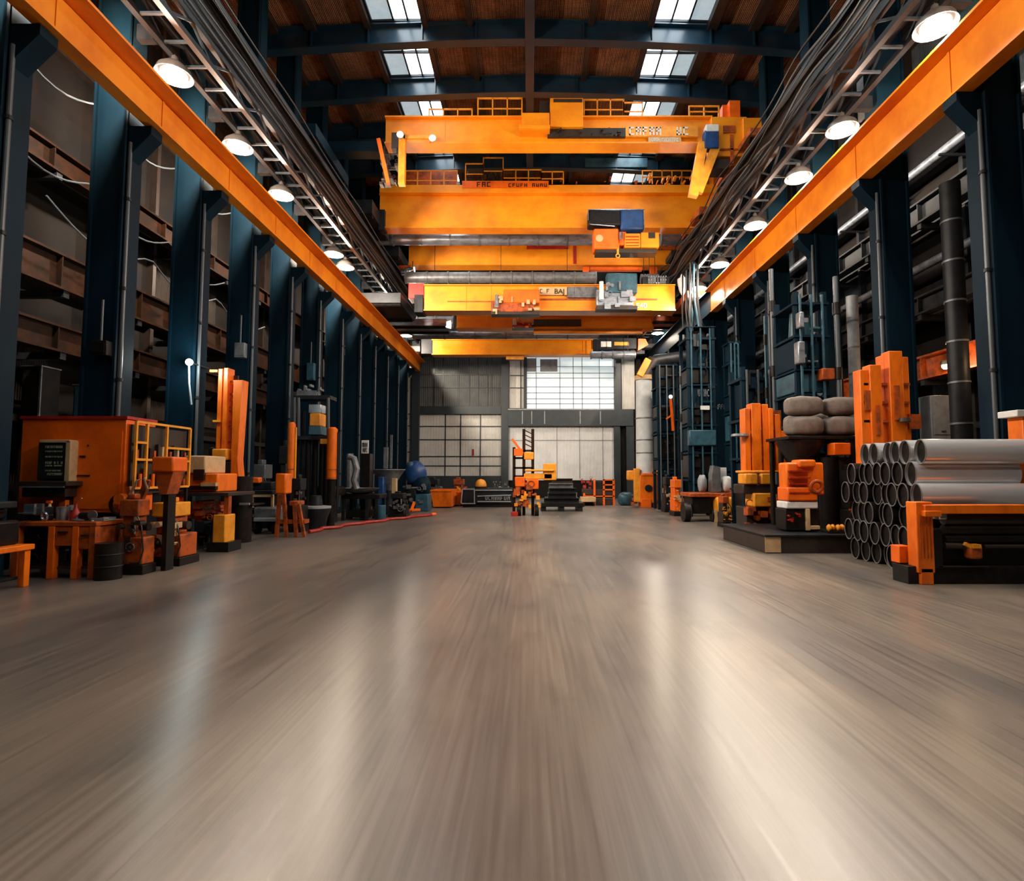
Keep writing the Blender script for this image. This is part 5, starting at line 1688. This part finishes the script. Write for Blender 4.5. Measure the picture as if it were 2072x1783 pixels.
# grey sacks on their stand
Y = 12.2
t = thing('sack_stand', 'black steel stand carrying the pile of grey sacks', 'stand', at(1670, 1090, Y))
xa, xb = at(1596, 884, Y)[0], at(1738, 884, Y)[0]
zd = at(1668, 882, Y)[2]
MB().bx(xa, Y, zd - .07, xb, Y + 1.2, zd).build('deck', 'black', t, .01)
for x, y in ((xa + .1, Y + 1.1), (xb - .1, Y + .1), (xb - .1, Y + 1.1), (xa + .1, Y + .62)):
    MB().cyl((x, y, .38), (x, y, zd - .07), .06, n=12).build('leg', 'black', t)
cxm = at(1640, 885, Y)[0]
MB().lathe([(.12, -1.05), (.2, -.7), (.5, -.1), (.52, 0), (0, 0)], (cxm, Y + .5, zd - .08), 22).build('hopper_bowl', 'black', t)
MB().px(1688, 896, 1722, 921, Y - .12, .3).build('control_box', 'orange', t, .02)
for u in (1690, 1718):
    c = at(u, 1000, Y)
    MB().cyl((c[0], Y + .25, .38), (c[0], Y + .25, at(u, 925, Y)[2]), .2, n=18).build('black_cylinder', 'black', t)
xm = (xa + xb) / 2 + .12
sk = [(-.42, .3, .225, .40, .26, .225, 'grey sack lower left in the pile'), (.43, .3, .225, .40, .26, .225, 'grey sack lower right in the pile'),
      (-.40, .34, .70, .40, .25, .22, 'grey sack topmost at left of the pile'), (.45, .34, .69, .36, .25, .21, 'grey sack topmost at right of the pile'),
      (-.05, .87, .30, .52, .24, .28, 'grey sack lying at the rear of the pile')]
for k, (dx, dy, dz, rx, ry, rz, lab) in enumerate(sk):
    c = (xm + dx, Y + dy, zd + dz + .012)
    t = thing('sack', lab, 'sack', (c[0], c[1], zd + dz - rz), 'grey sacks piled on the black stand')
    MB().ell(c, (rx, ry, rz), 30, 20, .03, k + 3, .52).build('sack_body', 'sack', t)
    MB().ring((c[0] + rx * .25, c[1], c[2]), (1, .25, .1), rz * .94, .016, 22, 6).ring((c[0] - rx * .3, c[1], c[2]), (1, -.3, .15), rz * .94, .016, 22, 6).build('tie_rope', 'dbrown', t)
    MB().cyl((c[0] + rx * .92, c[1], c[2]), (c[0] + rx * 1.02, c[1], c[2] + .02), .07, .04, 10).build('tied_mouth', 'sack', t)
t = thing('vent_machine', 'orange ribbed blower machine with pale skirt below the sack hopper', 'machine', at(1630, 1060, 11.7))
Y = 11.65
MB().px(1592, 936, 1668, 1002, Y, .4).px(1618, 930, 1652, 946, Y - .1, .4).build('body', 'borange', t, .04)
MB().px(1594, 986, 1655, 1014, Y - .08, .5).build('lower_body', 'orange', t, .03)
s = MB()
for v in (952, 966, 978, 996):
    s.px(1598, v, 1640, v + 2.5, Y - .1, .1)
s.build('vent_slots', 'red', t)
c = at(1652, 985, Y - .1)
MB().ring((c[0], c[1], c[2]), (0, 1, .2), .12, .04, 18, 8).build('port_ring', 'dorange', t)
MB().px(1592, 1015, 1656, 1030, Y - .05, .5).build('skirt', 'white', t, .03)
MB().px(1590, 1030, 1660, 1074, Y, .5).build('base', 'black', t, .02)
MB().px(1632, 1030, 1640, 1074, Y - .06, .08).px(1640, 1064, 1660, 1072, Y - .06, .08).build('bracket', 'cream', t, .01)
MB().clutter(pb(1596, 1034, 1624, 1060, Y - .08, .1), 8, 121, .1, .3).build('valves', 'red', t)

# plinth under it
t = thing('plinth', 'low dark brown plinth under the sack stand and blower', 'plinth', at(1640, 1118, 11.2))
x0 = at(1552, 1100, 11.1)[0]; x1 = at(1736, 1100, 11.1)[0]
MB().bx(x0, 11.15, 0, x1, 13.6, .34).build('block', 'dbrown', t, .01)
MB().bx(x0 - .04, 11.1, .34, x1 + .02, 13.62, .38).build('top_plate', 'dark', t, .008)
MB().bx(x0 - .02, 11.14, .02, x0 + .3, 11.15, .33).build('corner_plate', 'cream', t)
rnd = random.Random(5)
t = thing('tray_of_parts', 'row of small yellow parts on a dark plinth, right of the blower', 'tray', at(1705, 1085, 11.4))
xq = at(1672, 1080, 11.4)[0]
MB().bx(xq, 11.3, .382, xq + .5, 11.6, .42).build('tray', 'black', t)
for k in range(5):
    MB().ell((xq + .06 + .095 * k, 11.4 + .03 * (k % 2), .49), (.05, .06, .07), 10, 8, .1, k).build('part', 'yellow', t)

# clustered tall orange posts
Y = 10.76
t = thing('post_cluster', 'cluster of tall worn orange posts between sacks and pipe stack', 'posts', at(1800, 1000, Y))
ps = [(1746, 1764, 748, .0), (1766, 1790, 738, -.05), (1794, 1806, 718, .08), (1806, 1834, 710, -.08), (1832, 1846, 722, .06)]
for u0, u1, v0, dy in ps:
    MB().px(u0, v0, u1, 1090, Y + .1 + dy, .25, True).build('post', 'borange', t, .015)
m_ = MB()
for v in (775, 812, 850):
    m_.px(1748, v, 1842, v + 5, Y + .1, .2)
m_.px(1840, 838, 1864, 868, Y + .1, .3)
m_.build('crossbars', 'dorange', t)
c = at(1828, 846, Y)
MB().cyl((c[0], Y - .02, c[2] - .08), (c[0], Y - .02, c[2]), .12, .1, 16).build('knob', 'dbrown', t)
MB().px(1752, 790, 1762, 830, Y + .05, .1).px(1774, 820, 1782, 880, Y + .02, .1).px(1812, 780, 1822, 850, Y - .02, .1).build('rust_straps', 'dorange', t)
MB().px(1744, 1085, 1850, 1100, Y, .3, True).build('foot', 'black', t)

# ------------------------------------------------------------------ pipe stack (oval tubes)
RY, RZ = .132, .2
YS = 8.55
XE = 6.16
rows = 6
rnd = random.Random(8)


def oval(mb, x0, x1, y, z, k0, k1, n=26):
    """hollow oval tube along X between the two scale factors; k1 = 0 makes a solid plate"""
    vs = []
    for x, k in ((x0, k0), (x1, k0), (x1, k1), (x0, k1)):
        for i in range(n):
            a = 2 * PI * i / n
            vs.append((x, y + RY * k * math.cos(a), z + RZ * k * math.sin(a)))
    fs = []
    for q in range(4):
        a0, b0 = q * n, ((q + 1) % 4) * n
        fs += [(a0 + i, a0 + (i + 1) % n, b0 + (i + 1) % n, b0 + i) for i in range(n)]
    return mb.add(vs, fs)


for row in range(rows):
    z = RZ + .004 + row * RZ * 1.76
    n = (7, 8, 7, 8, 7, 6)[row]
    for i in range(n):
        y = YS + i * RY * 2.03 + (0 if row % 2 else RY * 1.015) + RY
        bright = i == 0 and row >= 3 or row == rows - 1
        x0 = XE + rnd.uniform(-.07, .07) + (.05 if row in (0, 5) else 0)
        ln = 1.62 + rnd.uniform(-.05, .12)
        lab = '%s pipe in the stack, row %s from the floor, %s from the front' % ('silver' if bright else 'black', ORD[row], ORD[i])
        t = thing('steel_pipe', lab, 'pipe', (x0, y, z), 'steel pipes in the big stack')
        oval(MB(), x0 + .014, x0 + ln, y, z, 1.0, .93).build('tube', 'galv' if bright else 'pipe', t)
        oval(MB(), x0, x0 + .014, y, z, 1.0, .94).build('cut_edge', 'rim', t)
        oval(MB(), x0 + .045, x0 + .06, y, z, .935, .01).build('dark_bore', 'black', t)  # black disc painting in the darkness inside the open tube

# roller cradle before the stack
t = thing('roller_cradle', 'orange roller cradle in front of the pipe stack, right edge', 'cradle', (6.4, 8.1, 0))
MB().px(1856, 1016, 1890, 1160, 8.0, .22).px(1864, 1150, 1890, 1184, 8.0, .2, True).build('post', 'borange', t, .012)
MB().px(1872, 1022, 2090, 1040, 7.95, .22).px(1872, 1034, 1906, 1046, 7.92, .2).build('top_rail', 'borange', t, .01)
s = MB()
for u in (1862, 1870, 1877, 1884):
    s.px(u, 1040, u + 1.5, 1130, 7.985, .02)
s.build('grooves', 'dorange', t)
for v0, v1, m in ((1042, 1062, 'dbrown'), (1062, 1082, 'black'), (1082, 1100, 'black')):
    a, b = at(1908, (v0 + v1) / 2, 8.1), at(2100, (v0 + v1) / 2, 8.1)
    r = abs(at(1950, v0, 8.1)[2] - at(1950, v1, 8.1)[2]) / 2
    MB().cyl(a, b, r, n=20).build('roller', m, t)
MB().px(1900, 1036, 1918, 1052, 8.0, .2).build('bearing', 'chrome', t, .02)
MB().px(1890, 1072, 1908, 1150, 8.0, .3).px(1908, 1100, 2100, 1146, 8.15, .3).px(1838, 1146, 2100, 1186, 8.05, .35, True).build('frame', 'black', t, .01)
MB().px(1908, 1100, 2100, 1103, 8.1, .05).px(1900, 1146, 2000, 1148, 8.0, .05).build('edge_bars', 'dbrown', t)
a = at(1982, 1114, 8.05)
MB().cyl(at(1910, 1104, 8.05), at(1962, 1106, 8.05), .045, n=12).cyl(at(1990, 1106, 8.05), at(2100, 1106, 8.05), .03, n=12).build('feed_pipe', 'dbrown', t)
MB().px(1964, 1104, 1990, 1132, 7.95, .15).build('valve', 'dorange', t, .03)
MB().bar(at(1952, 1100, 7.98), at(1972, 1112, 7.98), .05).px(1970, 1102, 1986, 1110, 7.93, .1).build('valve_lever', 'yellow', t)
MB().px(1820, 1105, 1844, 1140, 8.25, .2).build('stop_block', 'orange', t, .01)
MB().bx(at(1822, 1140, 8.3)[0], 8.25, 0, at(1842, 1140, 8.3)[0], 8.4, .25).build('stop_foot', 'black', t)

t = thing('tool_stand', 'small orange stand with white top at the right edge above pipes', 'stand', at(2062, 870, 9.2))
x = at(2058, 870, 9.0)[0]
MB().bx(x - .03, 8.85, 0, x + .5, 9.15, at(2060, 845, 9.0)[2]).build('body', 'borange', t, .02)
MB().bx(x - .16, 8.8, at(2060, 845, 9.0)[2], x + .5, 9.18, at(2060, 838, 9.0)[2] + .05).build('top', 'white', t, .01)
MB().bx(x - .02, 8.83, at(2060, 900, 9.0)[2], x + .4, 8.85, at(2060, 888, 9.0)[2]).build('opening', 'black', t)

# aisle contents: left
for k, (u0, v0, u1, v1, Y, lab, m) in enumerate(((30, 742, 82, 845, 12.2, 'tall black locker with pale edge in the left aisle', 'black'), (148, 780, 198, 838, 13.4, 'blue grey cabinet in the left aisle above the orange cabinet', 'teal'), (90, 760, 120, 830, 14.4, 'cream electric box on the left aisle wall side', 'cream'))):
    x0, y0, z0, x1, y1, z1 = pb(u0, v0, u1, v1, Y, .5, True)
    x0 = max(x0, -11.5); x1 = max(x1, x0 + .4)
    t = thing('aisle_cabinet', lab, 'cabinet', ((x0 + x1) / 2, Y, 0), 'cabinets in the left aisle')
    MB().bx(x0, y0, 0, x1, y1, z1).build('body', m, t, .015)
    d = MB().bx(x0 + .05, y0 - .02, .2, x1 - .05, y0, z1 - .08).build('door', m, t)
    MB().bx(x1 - .14, y0 - .05, z1 * .55, x1 - .1, y0 - .02, z1 * .62).build('handle', 'chrome', d)
    MB().bx(x0 - .02, y0 - .03, z1, x1 + .02, y1, z1 + .03).bx(x1 - .02, y0 - .03, 0, x1 + .02, y0, z1).build('edge_trim', 'grey', t)
for k, (ya, za, yb, zb_, lab) in enumerate(((9.2, 9.9, 17, 10.0, 'thin sagging cable high in the left aisle'), (9.2, 8.3, 17, 7.7, 'thin sagging cable midway up the left aisle'), (10.8, 7.3, 20, 7.1, 'thin sagging cable low in the left aisle'))):
    pts = []
    for i in range(30):
        f = i / 29
        pts.append((-9.6 - .15 * k, ya + (yb - ya) * f, za + (zb_ - za) * f - .5 * math.sin(PI * ((f * 3) % 1))))
    tag(MB().tube(pts, .02, 6).build('hanging_cable', 'gcable', None, loc=pts[0]), lab, 'cable')
for k, (z, lab) in enumerate(((10.2, 'silver pipe bundle highest along the right aisle wall'), (7.4, 'silver pipe lower along the right aisle wall'))):
    t = thing('aisle_pipe', lab, 'pipe', (11.2, 9, z))
    b = MB()
    for i in range(3 - k):
        b.cyl((11.0 + .25 * i, 6, z + .12 * i), (11.0 + .25 * i, 36, z + .12 * i), .11, n=12)
    b.build('tube', 'ductsilver', t)
    h_ = MB()
    y = 7
    while y < 36:
        h_.bx(10.85, y, z - .16, WX, y + .05, z - .1)
        y += 2.3
    h_.build('hanger', 'dark', t)
t = thing('brown_duct_box', 'small brownish lit box fixed above the right orange beam', 'box', at(1792, 160, 13.0))
MB().px(1765, 140, 1818, 172, 13.0, .5).build('upper_panel', 'brown', t, .01)
MB().px(1765, 172, 1818, 214, 13.05, .45).build('lower_panel', 'dbrown', t)
MB().px(1759, 138, 1765, 222, 12.98, .5).build('edge', 'grey', t)
pbx = at(1792, 140, 13.2)
MB().bx(pbx[0] - .04, 13.2, pbx[2], pbx[0] + .04, 13.28, zr(pbx[0]) - .01).build('hanger', 'dark', t)

# tangle of cables hanging past the end of the right orange beam
rnd = random.Random(21)
for i in range(9):
    yy = 21.95 + .185 * i
    xb = 6.62 + .052 * ((i * 4) % 9)
    ph = rnd.uniform(0, 6.28)
    pts = []
    for q in range(24):
        f = q / 23
        pts.append((xb + .12 * math.sin(4.2 * f + ph) * f + .1 * f * f, yy + .03 * math.sin(9 * f + ph), 10.34 - f * (3.2 + .25 * (i % 4))))
    o = MB().tube(pts, (.03, .045, .055, .035)[i % 4], 7).build('hanging_cable', ('cable', 'teal', 'cable', 'gcable', 'navy')[i % 5], None, loc=pts[0])
    tag(o, 'dark hanging cable in the tangle past the right beam end, %s deepest' % ORD[i], 'cable', 'cable tangle past the right beam end')

# boxes on the left columns
for k, (u0, v0, u1, v1, ci, m, lab) in enumerate(((531, 694, 552, 724, 3, 'grey', 'grey junction box between two left columns above the mast'), (598, 735, 612, 770, 5, 'teal', 'teal switch box on a left column above the cylinders'), (262, 690, 276, 720, 1, 'black', 'black switch box low on the column by the orange cabinet'))):
    yc = LYS[ci] - .34
    z0, z1 = at(u0, v1, yc)[2], at(u0, v0, yc)[2]
    t = thing('junction_box', lab, 'box', (-8.1, yc, z0), 'boxes mounted on left columns')
    MB().bx(-8.34, yc - .06, z0, -8.05, LYS[ci] - .195, z1).build('box_mount', m, t, .015)
    MB().bx(-8.31, yc - .075, z0 + .05, -8.08, yc - .06, z1 - .05).build('door', m, t)
    MB().cyl((-8.2, yc, z1), (-8.2, yc, z1 + .8), .022, n=8).build('conduit', 'gcable', t)

# upright ducts and drums in the right aisle
for k, (u0, u1, v0, v1, yy, m, lab) in enumerate(((1914, 1950, 372, 592, 11.6, 'dark', 'dark upright duct with pale collars in the right aisle, behind the pipe stack'), (1716, 1738, 600, 690, 14.2, 'lgrey', 'pale upright duct in the right aisle beside the second column'))):
    a, b = at((u0 + u1) / 2, v0, yy), at((u0 + u1) / 2, v1, yy)
    r = (at(u1, v1, yy)[0] - at(u0, v1, yy)[0]) / 2
    t = thing('aisle_duct', lab, 'duct', (b[0], yy, 0), 'upright ducts in the right aisle')
    MB().cyl((b[0], yy, 0), (b[0], yy, a[2]), r, n=18).build('tube', m, t)
    for q in range(1, 9):
        MB().cyl((b[0], yy, a[2] * q / 9), (b[0], yy, a[2] * q / 9 + .04), r * 1.06, n=18).build('collar', 'grey', t)
for k, (u, v0, yy, m, lab) in enumerate(((1852, 842, 13.4, 'dark', 'dark shelving cabinet under the orange girder in right aisle'), (1925, 800, 12.4, 'lgrey', 'light grey switch cabinet in the right aisle by the column pipe'))):
    x0, _, _, x1, _, z1 = pb(u - 45, v0, u + 30, 1000, yy, .5, True)
    x0, x1 = (9.15, 10.1) if k == 0 else (9.2, 9.7)
    t = thing('aisle_cabinet', lab, 'cabinet', ((x0 + x1) / 2, yy, 0), 'cabinets in the right aisle')
    MB().bx(x0, yy, 0, x1, yy + .5, z1).build('body', m, t, .015)
    for q in range(4):
        d = MB().bx(x0 + .05, yy - .02, .1 + q * (z1 - .2) / 4, x1 - .05, yy, .06 + (q + 1) * (z1 - .2) / 4).build('drawer', m, t)
        MB().bx(x0 + .2, yy - .04, .16 + q * (z1 - .2) / 4, x1 - .2, yy - .02, .19 + q * (z1 - .2) / 4).build('handle', 'chrome', d)

# low machines filling the floor edges
for a in (('grinder_bench', 'small dark grinder bench with cream fittings beside the grey vehicle', 'machine', 505, 930, 545, 1052, 16.2, .6, 201, ('dark', 'grey', 'dark', 'cream')),
          ('band_saw', 'dark band saw with pale wheel behind the trestle bucket', 'machine', 556, 890, 584, 1030, 16.9, .6, 202, ('dbrown', 'dark', 'grey', 'lgrey')),
          ('valve_stand', 'dark valve stand with yellow parts before the orange mast base', 'machine', 1462, 1000, 1482, 1062, 16.5, .5, 206, ('dbrown', 'dorange', 'black', 'yellow')),
          ('gearbox_unit', 'black gearbox unit between the sack stand and orange posts', 'machine', 1722, 940, 1744, 1082, 11.75, .5, 208, ('black', 'black', 'dark', 'orange')),
          ('filter_unit', 'cream and black filter unit right of the pale duct machine', 'machine', 1342, 985, 1362, 1028, 24.0, .5, 209, ('dbrown', 'cream', 'dark', 'grey'))):
    machine(*a)

# ------------------------------------------------------------------ camera, world, render settings
cam = bpy.data.cameras.new('camera')
cam.sensor_width = 36
cam.lens = 1100 / 2072 * 36
cam.shift_x = -(1072 - 1036) / 2072
cam.clip_end = 200
co = bpy.data.objects.new('camera', cam)
COL.objects.link(co)
co.location = (0, 0, H)
co.rotation_euler = (PI / 2 + TH, 0, 0)
SC.camera = co
w = bpy.data.worlds.new('world')
SC.world = w
w.use_nodes = True
bg = w.node_tree.nodes['Background']
bg.inputs['Color'].default_value = (.55, .75, 1, 1)
bg.inputs['Strength'].default_value = .02
vs = SC.view_settings
vs.view_transform = 'Standard'
vs.look = 'None'
vs.exposure = 0.0
vs.gamma = 1
vs.use_curve_mapping = False
cy = SC.cycles
cy.use_denoising = True
cy.max_bounces = 6
cy.diffuse_bounces = 3
cy.glossy_bounces = 3
cy.transmission_bounces = 2
cy.sample_clamp_indirect = 4
cy.sample_clamp_direct = 0
cy.use_light_tree = True
cy.caustics_reflective = False
cy.caustics_refractive = False
